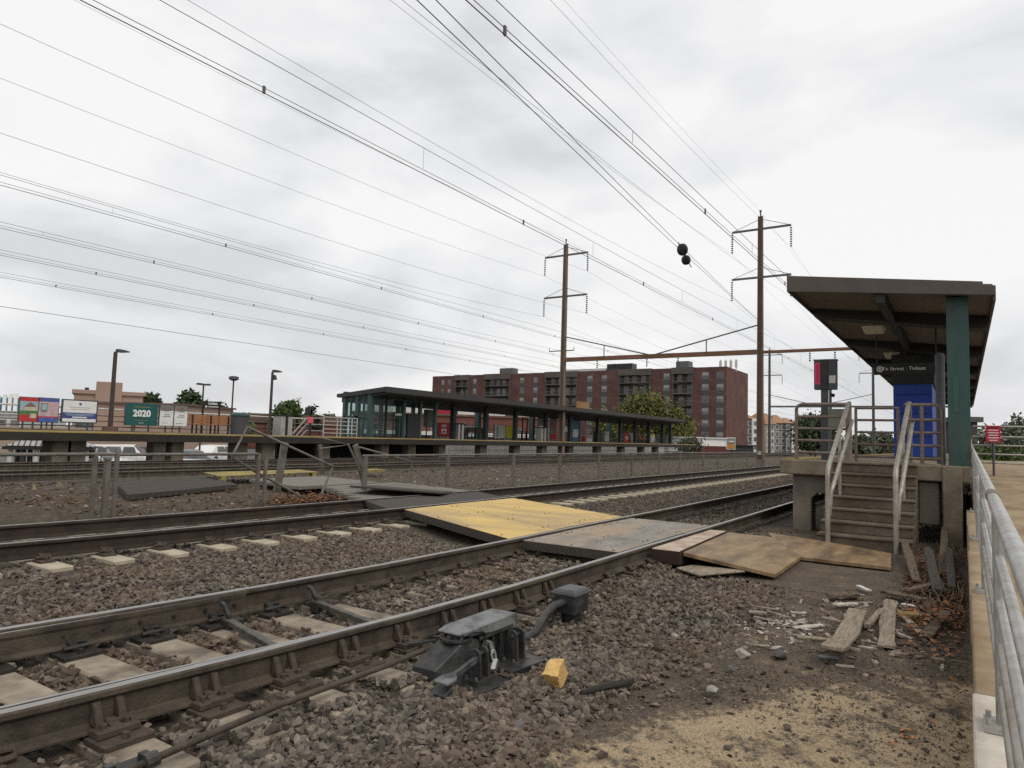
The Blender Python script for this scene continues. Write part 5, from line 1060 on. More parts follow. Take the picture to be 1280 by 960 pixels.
b = MB(); b.bb(PX-.05+1.6, PX+4, CY0-.02, CY0+.03, zf-.02, zf+.55); b.build('tan_panel', m_bench if False else mat('tan timber panel', (.30, .18, .08), (.24, .14, .06), 2), t)
# glass shelter
sx0, sx1 = xa+.12, P(528, 530, y=29.2).x; ys0, ys1 = P(461, 530, x=xa+.12).y, P(429, 530, x=xa+.12).y
t = thing('glass_shelter', 'teal framed glass waiting shelter at the near end of the far canopy', 'shelter', (sx0, 31, FZ))
b = MB()
def pst(x, y, w=.2): b.bb(x-w/2, x+w/2, y-w/2, y+w/2, FZ, zr+.15)
for y in (ys0, (ys0+ys1)/2, ys1): pst(sx0+.12, y, .3 if y == ys0 else .24)
for x in (sx0+3.1, sx0+6.2, sx1): pst(x, ys0+.1); pst(x, ys1-.1)
b.bb(sx0, sx0+.14, ys0, ys1, FZ+1.18, FZ+1.28); b.bb(sx0, sx1, ys0+.03, ys0+.13, FZ+2.35, FZ+2.47); b.bb(sx0, sx1, ys1-.13, ys1-.03, FZ+2.35, FZ+2.47); b.bb(sx0, sx1, ys1-.12, ys1-.04, FZ+1.1, FZ+1.2)
for y in (ys0+(ys1-ys0)*.25, ys0+(ys1-ys0)*.75): b.bb(sx0+.02, sx0+.12, y-.05, y+.05, FZ, zr)
b.build('frame', m_green, t)
b = MB(); b.loft([[(sx0-.02, ys0-.1, FZ+2.5), (sx0-.02, ys1, FZ+2.5), (sx0-.02, ys1, zr-.2), (sx0-.02, ys0-.1, zf-.5)], [(sx0+.15, ys0-.1, FZ+2.5), (sx0+.15, ys1, FZ+2.5), (sx0+.15, ys1, zr-.2), (sx0+.15, ys0-.1, zf-.5)]]); b.build('end_fascia', m_green, t)
gl = glassmat('shelter glass', (.3, .33, .33), .1)
b = MB(); b.bb(sx0+.06, sx0+.075, ys0, ys1, FZ+.1, FZ+2.5); b.build('glass', gl, t)
b = MB(); b.bb(sx0, sx1, ys1-.085, ys1-.07, FZ+.1, FZ+2.4); b.build('glass', gl, t)
b = MB(); b.bb(sx0+.3, P(492, 530, y=ys0).x, ys0+.075, ys0+.09, FZ+.1, FZ+2.4); b.build('glass', gl, t)
b = MB(); b.bb(P(510, 530, y=ys0).x, P(527, 530, y=ys0).x, ys0+.02, ys0+.2, FZ+.02, FZ+1.55); b.build('dark_panel', m_black, t)
for x in (sx0+1.5, sx0+3.1, sx0+4.6):
    b = MB(); b.bb(x-.05, x+.05, ys0+.02, ys0+.16, FZ, FZ+2.4); b.build('mullion', m_cpost, t)
a, c = P(466, 533, y=31.5), P(481, 541, y=31.5); bench(a.x, c.x, 31.6, 'dark red bench inside the glass shelter', mat('dark red bench', (.12, .03, .025)))
a, c = P(492, 515, y=29.0), P(504, 521, y=29.0)
t = thing('station_sign', 'small black station name sign on two posts in front of the glass shelter', 'station sign', (a.x, 29, FZ))
b = MB(); b.bb(a.x, c.x, 29, 29.05, c.z-.05, a.z); b.build('sign_panel', m_black, t); text('lettering', 'Linden', .2, ((a.x+c.x)/2, 28.985, (a.z+c.z)/2), (1, 0, 0), (0, 0, 1), m_white, t, bold=.003)
for x in (a.x+.05, c.x-.05):
    b = MB(); b.bb(x-.04, x+.04, 29.0, 29.05, FZ, c.z-.05); b.build('post', m_black, t)
# red notice pole left of shelter
q = P(388.5, 530, y=29.3); t = thing('red_notice', 'small pink red notice on a black post left of the glass shelter', 'sign', (q.x, 29.3, FZ)); b = MB(); b.bb(q.x-.05, q.x+.05, 29.3, 29.38, FZ, P(388, 512, y=29.3).z); b.build('post', m_black, t); a, c = P(385, 521, y=29.28), P(391.5, 529, y=29.28); b = MB(); b.bb(a.x, c.x, 29.27, 29.29, c.z, a.z); b.build('plate', mat('faded red notice', (.65, .12, .18)), t); b = MB(); a, c = P(385, 509, y=29.28), P(392, 518, y=29.28); b.bb(a.x, c.x, 29.3, 29.5, c.z, a.z); b.build('lamp_box', m_dark, t)
# posters and machines below the far canopy
def simple(base, *rects):
    def f(rect, tx, poly):
        rect('artwork', .03, .97, .02, .98, base)
        for i, (n, a0, a1, b0, b1, mm) in enumerate(rects): rect(n, a0, a1, b0, b1, mm, 2+i)
    return f
YP = 32.0
def redtx(rect, tx, poly):
    rect('artwork', .03, .97, .02, .98, m_pred); rect('white_panel', .32, .72, .22, .58, m_white, 2); rect('print_line', .28, .74, .80, .86, m_white, 2); rect('print_line', .3, .7, .70, .75, m_white, 2); rect('panel_picture', .4, .64, .30, .42, m_pred, 3)
poster(547, 528, 562, 546, 'tall red poster with a white figure, right of the glass shelter', redtx, YP)
poster(571, 528.5, 584, 546, 'white poster with grey rules behind the pale bin by the red poster', simple(m_offwhite, ('rule', .1, .9, .8, .92, m_pgrey), ('column', .55, .9, .1, .7, m_pgrey)), YP)
poster(618, 530.5, 631.5, 548, 'white poster with a green plant drawing joined to the yellow poster', simple(m_offwhite, ('stem', .25, .32, .1, .8, m_grn), ('leaf_shape', .2, .5, .4, .55, m_sky)), YP)
poster(631.8, 531.5, 644, 548, 'plain bright yellow poster under the far canopy', simple(m_pyel, ('rule', .15, .85, .5, .52, m_pgrey)), YP)
poster(673, 521, 681, 549, 'tall grey and white poster left of the yellow brown pole foot', simple(m_pgrey, ('white_panel', .05, .95, .1, .6, m_white)), YP)
poster(688, 523, 695.5, 550, 'tall grey and red poster touching the yellow brown pole foot', simple(m_pgrey, ('red_panel', .05, .95, .04, .3, m_pred), ('face_picture', .2, .8, .5, .8, m_pbrown)), YP)
poster(704, 525, 711, 551, 'tall dark poster with a white patch right of the pole foot', simple(m_pgrey, ('white_panel', .05, .95, .45, .7, m_white)), YP)
poster(716, 524, 723, 552, 'tall blue and white poster, second right of the pole foot', simple(mat('printed mid blue', (.12, .28, .42)), ('white_panel', .05, .95, .2, .55, m_white)), YP)
poster(756, 539, 761.5, 552, 'small white poster beside a dark figure shaped bin', simple(m_offwhite, ('rule', .2, .8, .7, .75, m_pgrey)), YP)
poster(780, 541, 787, 553, 'small orange red poster near the far end of the canopy', simple(mat('printed orange red', (.6, .10, .05)), ('white_mark', .3, .7, .3, .6, m_white)), YP)
poster(788, 541, 794, 553, 'small white poster joined to the orange red one', simple(m_offwhite, ('picture', .1, .9, .6, .95, m_sky)), YP)
poster(813, 542, 818, 553, 'narrow white and lime poster at the far end of the canopy', simple(m_offwhite, ('lime_band', .0, 1, .7, .98, mat('printed lime', (.45, .5, .05)))), YP)
poster(725, 543, 741, 553, 'low wide advertising board with red and white shapes near the benches', simple(m_ppink, ('red_panel', .1, .4, .1, .8, m_pred), ('white_panel', .5, .9, .1, .5, m_white)), YP)
bench(P(800, 550, y=30.6).x, P(811, 550, y=30.6).x, 30.6, 'small brown bench toward the far end of the far canopy', m_bench)
bench(P(586, 550, y=30.8).x, P(607, 550, y=30.8).x, 30.8, 'dark slatted bench below the far canopy left of the plant poster', mat('dark bench', (.06, .045, .035)))
for (u, w, h, lab, mm) in ((538, .9, 1.6, 'grey green ticket machine on legs left of the red poster', mat('grey green machine', (.13, .15, .13))), (655, .8, 1.9, 'dark slim notice stand right of the yellow poster', m_black)):
    q = P(u, 545, y=30.8); t = thing('ticket_machine' if u == 538 else 'notice_stand', lab, 'ticket machine' if u == 538 else 'notice stand', (q.x, 30.8, FZ)); b = MB()
    if u == 538: b.bb(q.x-w/2, q.x+w/2, 30.7, 31.1, FZ+.8, FZ+2.0)
    else: b.bb(q.x-w/2, q.x-w/2+.07, 30.7, 30.8, FZ, FZ+h); b.bb(q.x+w/2-.07, q.x+w/2, 30.7, 30.8, FZ, FZ+h); b.bb(q.x-w/2, q.x+w/2, 30.7, 30.8, FZ+h-.07, FZ+h)
    b.build('body', mm, t); [(MB().bb(q.x+s_*(w/2-.06)-.03, q.x+s_*(w/2-.06)+.03, 30.82, 30.88, FZ, FZ+.8)).build('leg', m_dark, t) for s_ in (-1, 1)]
bin_(747, 30.4, .9, 1.15, 'black round bin beside the small white poster', m_black, m_black)
bin_(832, 30.4, .6, 1.1, 'grey bin at the far end of the far canopy', m_mid, m_grey)
# lattice fence behind the far platform
t = thing('lattice_fence', 'dark lattice fence behind the far canopy', 'fence', (45, 33.45, FZ))
b = MB(); x0, x1 = P(540, 550, y=33.45).x, P(850, 550, y=33.45).x
for h in (.1, .35, .6, .85, 1.1): b.bb(x0, x1, 33.44, 33.48, FZ+h-.02, FZ+h+.02)
b.build('rails', m_grey, t); b = MB(); x = x0
while x < x1: b.bb(x-.015, x+.015, 33.43, 33.46, FZ, FZ+1.1); x += .42
b.build('pickets', m_grey, t)
b = MB(); x = P(560, 560, y=34.5).x
for h in (-1.2, -.8, -.4, -.0): b.bb(x, x1, 34.48, 34.54, FZ+h-.55, FZ+h-.47)
n_ = 0
while x < x1: b.bb(x-.03, x+.03, 34.45, 34.5, -1.6, FZ-.35); x += .8
tag(b.build('lattice_fence', m_offwhite), 'pale lattice fence seen below the far platform under the canopy', 'fence')
t = thing('retaining_wall', 'pale grey low wall behind the lattice fence below the far platform', 'wall', (45, 37, -1.6))
b = MB(); b.bb(P(556, 560, y=37).x, P(830, 560, y=37).x, 37, 37.3, -1.7, .35); b.build('wall', mat('pale grey block wall', (.30, .30, .28), (.22, .215, .2), .8, .9), t)
# ------------------------------------------------------------------ background buildings
LZ = -1.7
def plane_s(A, B):   # parameter along a facade for an image column
    A2, B2 = Vector((A.x, A.y)), Vector((B.x, B.y))
    def f(u, v=500):
        r_ = ray(u, v); d = Vector((r_[0], r_[1])); e_ = B2-A2; den = d.x*e_.y-d.y*e_.x; return (A2.x*(-d.y)+A2.y*d.x)/den if False else -((A2.x*d.y-A2.y*d.x)/( e_.x*d.y-e_.y*d.x))
    return f
m_brick = brickmat('dark red brick', (.115, .042, .036), (.09, .034, .03), (.11, .065, .055))
m_brick2 = brickmat('brown red brick end wall', (.12, .045, .036), (.10, .037, .03), (.11, .06, .05))
m_bgrey = mat('grey balcony render', (.112, .094, .08), (.082, .071, .062), .3, .9)
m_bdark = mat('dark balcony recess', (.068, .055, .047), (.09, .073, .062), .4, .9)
m_win = mat('dark window glass', (.06, .065, .068), (.16, .165, .16), .35, .15, spec=.6, lo=.45, hi=.6)
m_frame = mat('grey window frame', (.22, .22, .205))
TOPZ = 19.6
A, B, C = P(541, 470.5, z=TOPZ), P(908, 458, z=TOPZ), P(935, 467.5, z=TOPZ)
A.z = B.z = C.z = 0
ex = (B-A); Lf = ex.length; ex.normalize(); ny = Vector((ex.y, -ex.x, 0)); ny = ny if ny.dot(A) < 0 else -ny   # outward, towards the tracks
fs = plane_s(A, B); S = lambda u: max(0, min(Lf, fs(u)*Lf)) if True else 0
bt = thing('brick_apartments', 'seven storey dark red brick apartment block with grey balconies', 'apartment building', tuple((A+B)/2+Vector((0, 0, LZ))))
def fb(b, s0, s1, o0, o1, z0, z1, m=0):   # box on the facade: s along, o outward
    c = A+ex*((s0+s1)/2)+ny*((o0+o1)/2); c.z = (z0+z1)/2; return b.ob(c, ex*((s1-s0)/2), ny*((o1-o0)/2), (0, 0, (z1-z0)/2), m)
depth = 17
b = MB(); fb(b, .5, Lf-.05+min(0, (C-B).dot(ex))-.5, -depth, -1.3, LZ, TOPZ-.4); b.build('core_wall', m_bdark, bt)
FH = (TOPZ-1.0-LZ)/7
bays = [(541, 568, 'b'), (568, 585, 'c'), (585, 605, 'b'), (605, 637, 'c'), (637, 681, 'b'), (681, 721, 'c'), (721, 773, 'b'), (773, 813, 'c'), (813, 840, 'b'), (840, 866, 'c'), (866, 908, 'b')]
brick = MB()
for (u0, u1, k) in bays:
    s0, s1 = S(u0), S(u1)
    if u0 == 541: s0 = 0
    if u1 == 908: s1 = Lf
    if k == 'b': fb(brick, s0, s1, -1.29, 0, LZ, TOPZ)
    else:
        b = MB(); fb(b, s0-.2, s1+.2, -1.2, .35, TOPZ-1.5, TOPZ+.12); fb(b, s0, s0+.35, -1.3, .1, LZ, TOPZ-1.5); fb(b, s1-.35, s1, -1.3, .1, LZ, TOPZ-1.5); b.build('balcony_cornice', m_bgrey, bt)
        for f in range(7):
            z = LZ+.4+FH*f; b = MB(); fb(b, s0+.35, s1-.35, -1.3, .55, z-.12, z+.12); fb(b, s0+.35, s1-.35, .5, .55, z+1.0, z+1.1)
            n_ = int((s1-s0)/.5)
            for i in range(n_+1): s = s0+.35+(s1-s0-.7)*i/max(1, n_); fb(b, s-.025, s+.025, .5, .55, z+.1, z+1.0)
            bo = b.build('balcony', m_mid if f % 2 else m_bgrey, bt)
            w = MB(); r_ = random.Random(f*31+int(u0))
            for q in range(max(1, int((s1-s0)/2.4))):
                s = s0+.8+q*2.4+r_.uniform(0, .5)
                w = MB()
                if s+1.3 < s1-.3: fb(w, s, s+1.3, -1.3, -1.24, z+.15, z+2.2, 0); fb(w, s+.08, s+.62, -1.245, -1.22, z+.25, z+2.1, 1); fb(w, s+.7, s+1.22, -1.245, -1.22, z+.25, z+2.1, 1)
                if w.v: w.build('balcony_door', [m_frame, m_win], bt)
brick.build('brick_wall', m_brick, bt)
b = MB(); e2 = (C-B); 
c0 = B+ny*.03+ex*.05; q0 = C+ex*.0
b.loft([[(c0.x, c0.y, LZ), (c0.x, c0.y, TOPZ+.02), (B.x-ex.x*.4-ny.x*.0, B.y-ex.y*.4, TOPZ+.02), (B.x-ex.x*.4, B.y-ex.y*.4, LZ)], [(q0.x, q0.y, LZ), (q0.x, q0.y, TOPZ+.02), (q0.x-ex.x*.4, q0.y-ex.y*.4, TOPZ+.02), (q0.x-ex.x*.4, q0.y-ex.y*.4, LZ)]]); b.build('end_wall', m_brick2, bt)
for (u, fl, hw) in ((553, 7, .55), (561, 7, .55), (593, 7, .6), (652, 7, .7), (669, 7, .7), (737, 7, .75), (755, 7, .75), (833, 7, .8), (881.5, 7, .85), (900, 7, .85)):
    s = S(u)
    b = MB(); fb(b, s-hw*.95, s+hw*.95, -.1, .025, LZ+.5, TOPZ-1.6); b.build('window_strip', mat('grey spandrel strip', (.07, .072, .068), (.055, .057, .054)), bt)
    for f in range(fl):
        z = LZ+1.1+FH*f; b = MB(); fb(b, s-hw, s+hw, 0, .05, z, z+1.55, 0); fb(b, s-hw+.1, s+hw-.1, .045, .06, z+.1, z+.72, 1); fb(b, s-hw+.1, s+hw-.1, .045, .06, z+.80, z+1.45, 2 if (f*7+int(u)) % 3 else 1); b.build('window', [m_frame, m_win, mat('pale window blind', (.3, .31, .29), (.22, .23, .22), .5)], bt)
for (u0, u1, v0, v1, lab) in ((611, 627, 459, 466, 'unit'), (747, 779, 450.5, 460, 'fan'), (835, 851, 448.5, 458, 'unit'), (910, 919, 448, 457, 'mast')):
    if lab == 'mast':
        b = MB()
        for k in range(4): s = Lf-4+k*1.3; fb(b, s-.12, s+.12, -8, -7.8, TOPZ-.5, TOPZ+2.6); fb(b, s-.3, s+.3, -8.1, -7.7, TOPZ+.6, TOPZ+2.3)
        b.build('antenna', m_offwhite, bt); continue
    s0, s1 = S(u0), S(u1); b = MB(); fb(b, s0, s1, -8, -5, TOPZ+.3, TOPZ+2.3, 0); b.build('roof_unit', m_mid if lab == 'unit' else m_grey, bt)
    b = MB(); 
    for k in range(5): s = s0+(s1-s0)*(k+.5)/5; fb(b, s-(s1-s0)*.08, s+(s1-s0)*.08, -5.02, -4.9, TOPZ+.9, TOPZ+2.1)
    if lab == 'fan': b.build('fan_panel', m_black, bt)
    b = MB(); fb(b, s0+.1, s0+.3, -7, -6.8, TOPZ-.6, TOPZ+.3); fb(b, s1-.3, s1-.1, -7, -6.8, TOPZ-.6, TOPZ+.3); b.build('unit_legs', m_dark, bt)
b = MB(); fb(b, S(691), S(744), -9, -6, TOPZ-.4, TOPZ+1.3); b.build('roof_house', m_offwhite, bt)
# low buildings in front
def lowbox(name, label, cat, u0, u1, vt, d0, d1, dep, wallm, roofm, zb=LZ, roofh=.5, wins=0, wm=None, awn=None):
    a, c = P(u0, 540, d=d0), P(u1, 540, d=d1); zt = (P(u0, vt, d=d0).z+P(u1, vt, d=d1).z)/2
    a.z = c.z = 0; e_ = (c-a); l = e_.length; e_.normalize(); n_ = Vector((-e_.y, e_.x, 0)); n_ = n_ if n_.dot(a) > 0 else -n_
    t = thing(name, label, cat, tuple((a+c)/2+Vector((0, 0, zb)))); 
    def fbx(b, s0, s1, o0, o1, z0, z1, m=0): q = a+e_*((s0+s1)/2)+n_*((o0+o1)/2); q.z = (z0+z1)/2; return b.ob(q, e_*((s1-s0)/2), n_*((o1-o0)/2), (0, 0, (z1-z0)/2), m)
    b = MB(); fbx(b, 0, l, 0, dep, zb, zt-roofh); b.build('wall', wallm, t)
    b = MB(); fbx(b, -.25, l+.25, -.25, dep+.25, zt-roofh+.005, zt); b.build('roof', roofm, t)
    for k in range(wins):
        s = l*(k+.5)/wins; w = l/wins*.33; b = MB(); fbx(b, s-w, s+w, -.06, .0, zb+(zt-zb)*.35, zb+(zt-zb)*.72, 0); fbx(b, s-w+.1, s+w-.1, -.08, -.05, zb+(zt-zb)*.35+.1, zb+(zt-zb)*.72-.1, 1); b.build('window', [m_frame, m_win], t)
    if awn:
        for (f0, f1, za, zb_, mm) in awn:
            b = MB(); fbx(b, l*f0, l*f1, -1.2, 0, za, zb_); b.build('awning', mm, t)
    return t, fbx, l, zt
m_pinkw = mat('pinkish tan render', (.36, .25, .20), (.32, .22, .175), .12, .9); m_tanw = mat('tan block wall', (.34, .26, .205), (.29, .22, .17), .15, .9)
m_brroof = mat('brown low roof', (.16, .10, .075), (.12, .075, .06), .3, .9); m_rbrick = mat('red brick front', (.16, .06, .045), (.12, .045, .035), .4, .9)
t, fx_, l_, z_ = lowbox('pink_building', 'pinkish tan flat roofed building with a raised centre behind the left lamp post', 'building', 89, 176, 488.5, 88, 92, 14, m_pinkw, m_pinkw)
b = MB(); fx_(b, l_*.30, l_*.68, -.3, 10, LZ, z_+1.15); b.build('raised_block', m_pinkw, t); b = MB(); fx_(b, l_*.14, l_*.20, 1, 2, z_+.0, z_+.35); b.build('roof_vent', m_dark, t)
b = MB(); fx_(b, l_*.05, l_*.98, -.12, -.02, LZ+2.6, LZ+3.9); b.build('shop_windows', m_win, t); b = MB(); fx_(b, 0, l_, -.5, -.0, LZ+4.0, LZ+4.25); b.build('canopy_strip', m_offwhite, t)
lowbox('tan_wall_building', 'long low tan block building filling the gap beneath the far platform', 'building', -60, 232, 535, 62, 74, 6, m_tanw, m_tanw, roofh=.2)
lowbox('tan_building', 'tan low building behind the station name sign', 'building', 231, 290, 507.5, 72, 82, 10, m_pinkw, m_brroof, roofh=.2)
lowbox('brown_building', 'long low building with a brown roof behind the lamp with the floodlight', 'building', 277, 432, 518, 110, 120, 14, m_rbrick, m_brroof, roofh=1.5)
t, fx_, l_, z_ = lowbox('brick_storefront', 'low red brick storefront with white awnings behind the far canopy', 'building', 440, 700, 518, 105, 112, 14, m_rbrick, m_brroof, roofh=.3, wins=6)
b = MB(); fx_(b, l_*.39, l_*.47, -.15, -.02, z_-.0, z_+2.6); b.build('red_banner', mat('dark red banner', (.35, .02, .04)), t)
for (f0, f1) in ((.05, .38), (.49, .6), (.62, .72), (.78, .9)):
    b = MB(); fx_(b, l_*f0, l_*f1, -1.0, -.01, LZ+2.9, LZ+3.5); b.build('awning', m_offwhite, t)
    b = MB(); fx_(b, l_*f0, l_*f1, -.1, .3, z_+.01, z_+1.0); b.build('parapet_panel', m_offwhite, t)
lowbox('white_warehouse', 'white low building far left behind the red bordered poster', 'building', -40, 26, 513, 100, 100, 10, m_offwhite, m_offwhite, wins=4)
# blue and white columns building far left
t = thing('blue_building', 'blue building with white columns at the far left edge', 'building', tuple(P(5, 540, d=105)))
b = MB(); a, c = P(-30, 540, d=106), P(25, 540, d=106); zt = P(20, 497, d=106).z; b.prism([(a.x, a.y), (c.x, c.y), (c.x+5, c.y+8), (a.x+5, a.y+8)], LZ, zt); b.build('wall', mat('bright blue wall', (.03, .22, .42)), t)
for u in (-14, -6, 2, 9, 16):
    a, c = P(u-2.4, 540, d=104.5), P(u+2.2, 540, d=104.5); b = MB(); b.prism([(a.x, a.y), (c.x, c.y), (c.x+.3, c.y+.5), (a.x+.3, a.y+.5)], LZ, P(u, 493-u*.1, d=104.5).z); b.build('column', m_white, t)
# right of the brick block
t, fx_, l_, z_ = lowbox('white_shop', 'white flat shop with a dark red base in front of the brick apartments', 'building', 870, 912, 547, 108, 110, 8, m_white, m_white, zb=-.3, roofh=.15)
b = MB(); fx_(b, 0, l_, -.1, -.0, -.3, .8); b.build('red_base', mat('dark red base', (.12, .03, .025)), t)
a, c = P(908, 546.5, d=100), P(919, 562, d=100); 
t = thing('billboard', 'small billboard with an orange lower half, right of the white shop', 'billboard', (a.x, a.y, -.3)); e_ = Vector((c.x-a.x, c.y-a.y, 0)).normalized(); n_ = Vector((-e_.y, e_.x, 0)); 
def bb_(b, f0, f1, o, th, z0, z1): q = Vector((a.x, a.y, 0)).lerp(Vector((c.x, c.y, 0)), (f0+f1)/2)+n_*o; q.z = (z0+z1)/2; w = math.hypot(c.x-a.x, c.y-a.y)*(f1-f0)/2; b.ob(q, e_*w, n_*th, (0, 0, (z1-z0)/2)); return b
nb = 1 if n_.dot(a) > 0 else -1
bb_(MB(), 0, 1, 0, .08, c.z, a.z).build('frame', m_offwhite, t); bb_(MB(), .08, .92, -nb*.1, .03, c.z+.15, c.z+(a.z-c.z)*.45).build('orange_half', mat('printed orange', (.5, .22, .04)), t); bb_(MB(), .08, .92, -nb*.1, .03, c.z+(a.z-c.z)*.47, a.z-.15).build('grey_half', m_pgrey, t); bb_(MB(), .15, .35, 0, .06, -.3, c.z).build('post', m_grey, t)
bb_(MB(), .2, .8, -nb*.14, .02, c.z+(a.z-c.z)*.62, c.z+(a.z-c.z)*.70).build('print_line', m_white, t)
# grey apartments with orange roofs
m_aptg = mat('grey clapboard', (.20, .19, .18), (.17, .16, .15), .2, .8); m_orange = mat('orange roof', (.33, .19, .11), (.27, .16, .095), .3, .9); m_cream = mat('cream wall', (.5, .45, .38), (.45, .4, .34), .2, .8)
t = thing('grey_apartments', 'grey and white apartment building with orange hipped roofs, right of the rust brown pole', 'apartment building', tuple(P(965, 565, d=240)))
def apt(u0, u1, vt, vb, d, wm, roof, vr=None, wins=2, floors=4):
    a, c = P(u0, 540, d=d), P(u1, 540, d=d); zt, zb = P((u0+u1)/2, vt, d=d).z, LZ
    e_ = Vector((c.x-a.x, c.y-a.y, 0)); l = e_.length; e_.normalize(); n_ = Vector((-e_.y, e_.x, 0)); n_ = n_ if n_.dot(a) > 0 else -n_; a.z = c.z = 0
    b = MB(); q = (a+c)/2+n_*5; q.z = (zt+zb)/2; b.ob(q, e_*l/2, n_*5, (0, 0, (zt-zb)/2)); b.build('wall', wm, t)
    if roof:
        zr_ = P((u0+u1)/2, vr, d=d).z; b = MB(); p = [a-n_*.6-e_*.6, c-n_*.6+e_*.6, c+n_*10.6+e_*.6, a+n_*10.6-e_*.6]; rd = [a+n_*5+e_*min(4, l*.3), c+n_*5-e_*min(4, l*.3)]
        b.add([(v.x, v.y, zt) for v in p]+[(v.x, v.y, zr_) for v in rd], [(0, 1, 5, 4), (1, 2, 5), (2, 3, 4, 5), (3, 0, 4), (3, 2, 1, 0)]); b.build('roof', m_orange, t)
    for f in range(floors):
        for k in range(wins):
            s = l*(k+.5)/wins; z = zb+1.2+(zt-zb-1)/floors*f; q = a+e_*s-n_*.03; q.z = z+.8; b = MB(); b.ob(q, e_*min(.75, l/wins*.33), n_*.06, (0, 0, .85), 0); b.ob(q-n_*.05, e_*min(.6, l/wins*.26), n_*.03, (0, 0, .7), 1); b.build('window', [m_white, m_win], t)
apt(926, 941, 523, 565, 240, m_aptg, True, 515); apt(940.5, 948, 523, 565, 238.8, m_white, False, wins=1); apt(948, 958, 523, 565, 240.1, m_aptg, True, 516, 1)
apt(958, 968, 530, 565, 236, m_cream, True, 516, 2, 4); apt(968, 982, 529, 565, 240, m_aptg, True, 518, 2, 4); apt(982, 994, 529, 565, 239, m_aptg, True, 522, 2); apt(990, 998, 531, 565, 238, m_white, False, wins=1); apt(998, 1012, 530, 565, 241, m_aptg, True, 524, 2)
lowbox('dark_shed', 'dark low shed at the foot of the brick end wall', 'shed', 915, 942, 556, 112, 113, 5, m_dark, m_dark, zb=-.3, roofh=.2)
lowbox('corner_house', 'small dark house roof behind the landing railing beside the teal column', 'house', 1206, 1222, 521, 46, 46, 6, mat('dark house wall', (.06, .055, .05)), mat('grey shingle', (.10, .10, .095)), zb=-.5, roofh=.35)
for (u0, u1, vt, d, lab, mm) in ((1064, 1076, 553, 190, 'small tan house low behind the barrier gate', m_tanw), (1092, 1112, 558, 210, 'low pale building at the end of the tracks', m_offwhite)):
    lowbox('far_house', lab, 'house', u0, u1, vt, d, d, 8, mm, m_brroof, zb=LZ, roofh=.8, wins=2)
# ------------------------------------------------------------------ trees and shrubs
def foliage(name, c1, c2): return mat(name, c1, c2, 1.2, .75, island=.5, lo=.4, hi=.62)
def tree(label, base, h, rad, leafm, n=2200, ls=.22, seed=0, trunk=.18, crown_lo=.3, clumps=38, name='tree', cat='tree', lean=0, sparse=1.0):
    r = random.Random(seed); base = Vector(base); t = thing(name, label, cat, tuple(base)); cc = base+Vector((0, 0, h*(1+crown_lo)/2)); rz = h*(1-crown_lo)/2
    b = MB(); b.tube([base-Vector((0, 0, .3)), base+Vector((0, 0, h*crown_lo)), base+Vector((r.uniform(-.2, .2), 0, h*.8))], [trunk, trunk*.75, trunk*.25], 8)
    cl = []
    for i in range(clumps):
        while True:
            p = Vector((r.uniform(-1, 1), r.uniform(-1, 1), r.uniform(-1, 1)))
            if .2 < p.length < 1: break
        p = p*(.72+.34*r.random()); w = 1-.32*max(0, p.z); cl.append(cc+Vector((p.x*rad*w, p.y*rad*w, p.z*rz*.92)))
    for i in range(0, min(clumps, 14)): b.tube([base+Vector((0, 0, h*(crown_lo+.25*r.random()))), cl[i].lerp(base+Vector((0, 0, h*.5)), .4), cl[i]], [trunk*.4, trunk*.22, trunk*.08], 5)
    b.build('trunk', m_wood2, t)
    lv = MB()
    for i in range(int(n*sparse)):
        c = r.choice(cl); s = rad*.26; q = c+Vector((r.gauss(0, s), r.gauss(0, s), r.gauss(0, s*.75))); a = Vector((r.uniform(-1, 1), r.uniform(-1, 1), r.uniform(-1, 1))).normalized(); e_ = a.cross(Vector((r.uniform(-1, 1), r.uniform(-1, 1), r.uniform(-1, 1)))).normalized(); sz = ls*r.uniform(.6, 1.4)
        lv.add([q-a*sz, q+e_*sz*.55, q+a*sz, q-e_*sz*.55], [(0, 1, 2, 3)])
    lv.build('crown', leafm, t); return t
f_yel = foliage('yellow green leaves', (.085, .092, .024), (.15, .145, .034)); f_dark = foliage('dark green leaves', (.030, .05, .022), (.055, .08, .032)); f_mid = foliage('mid green leaves', (.05, .085, .022), (.085, .125, .035)); f_grey = foliage('grey green leaves', (.07, .085, .05), (.11, .12, .07)); f_far = foliage('far hazy leaves', (.10, .12, .085), (.14, .155, .11))
def tp(u, vb, d, z=LZ): q = P(u, vb, d=d); q.z = z; return q
def th(vt, vb, d): return (vb-vt)/FOC*d*1.0
def T(label, u, vt, vb, d, wpx, leafm, seed, z=LZ, **k):
    base = tp(u, 550, d, z); top = P(u, vt, d=d).z; return tree(label, base, top-z, wpx/FOC*d/2, leafm, seed=seed, **k)
T('big yellow green tree before the brick apartments, behind the canopy end', 808, 490, 565, 118, 62, f_yel, 1, n=15000, ls=.23, crown_lo=.22, clumps=60, trunk=.3)
T('smaller yellow green tree right of the big one, partly covering the brick wall', 846, 510, 565, 116, 36, f_yel, 2, n=8000, ls=.22, crown_lo=.2, clumps=44, trunk=.2)
T('low yellow green tree left of the big one, showing under the canopy', 757, 510, 565, 116, 34, f_yel, 3, n=5000, ls=.22, crown_lo=.2, trunk=.2)
T('grey twiggy shrub at the end of the far platform', 862, 548, 572, 95, 30, f_grey, 4, z=-.3, n=1600, ls=.18, crown_lo=.08, clumps=30, trunk=.08, name='shrub', cat='shrub')
T('dark round tree behind the left guard railing', 1019, 515, 570, 90, 46, f_dark, 5, z=-.6, n=8000, ls=.22, crown_lo=.15, clumps=50)
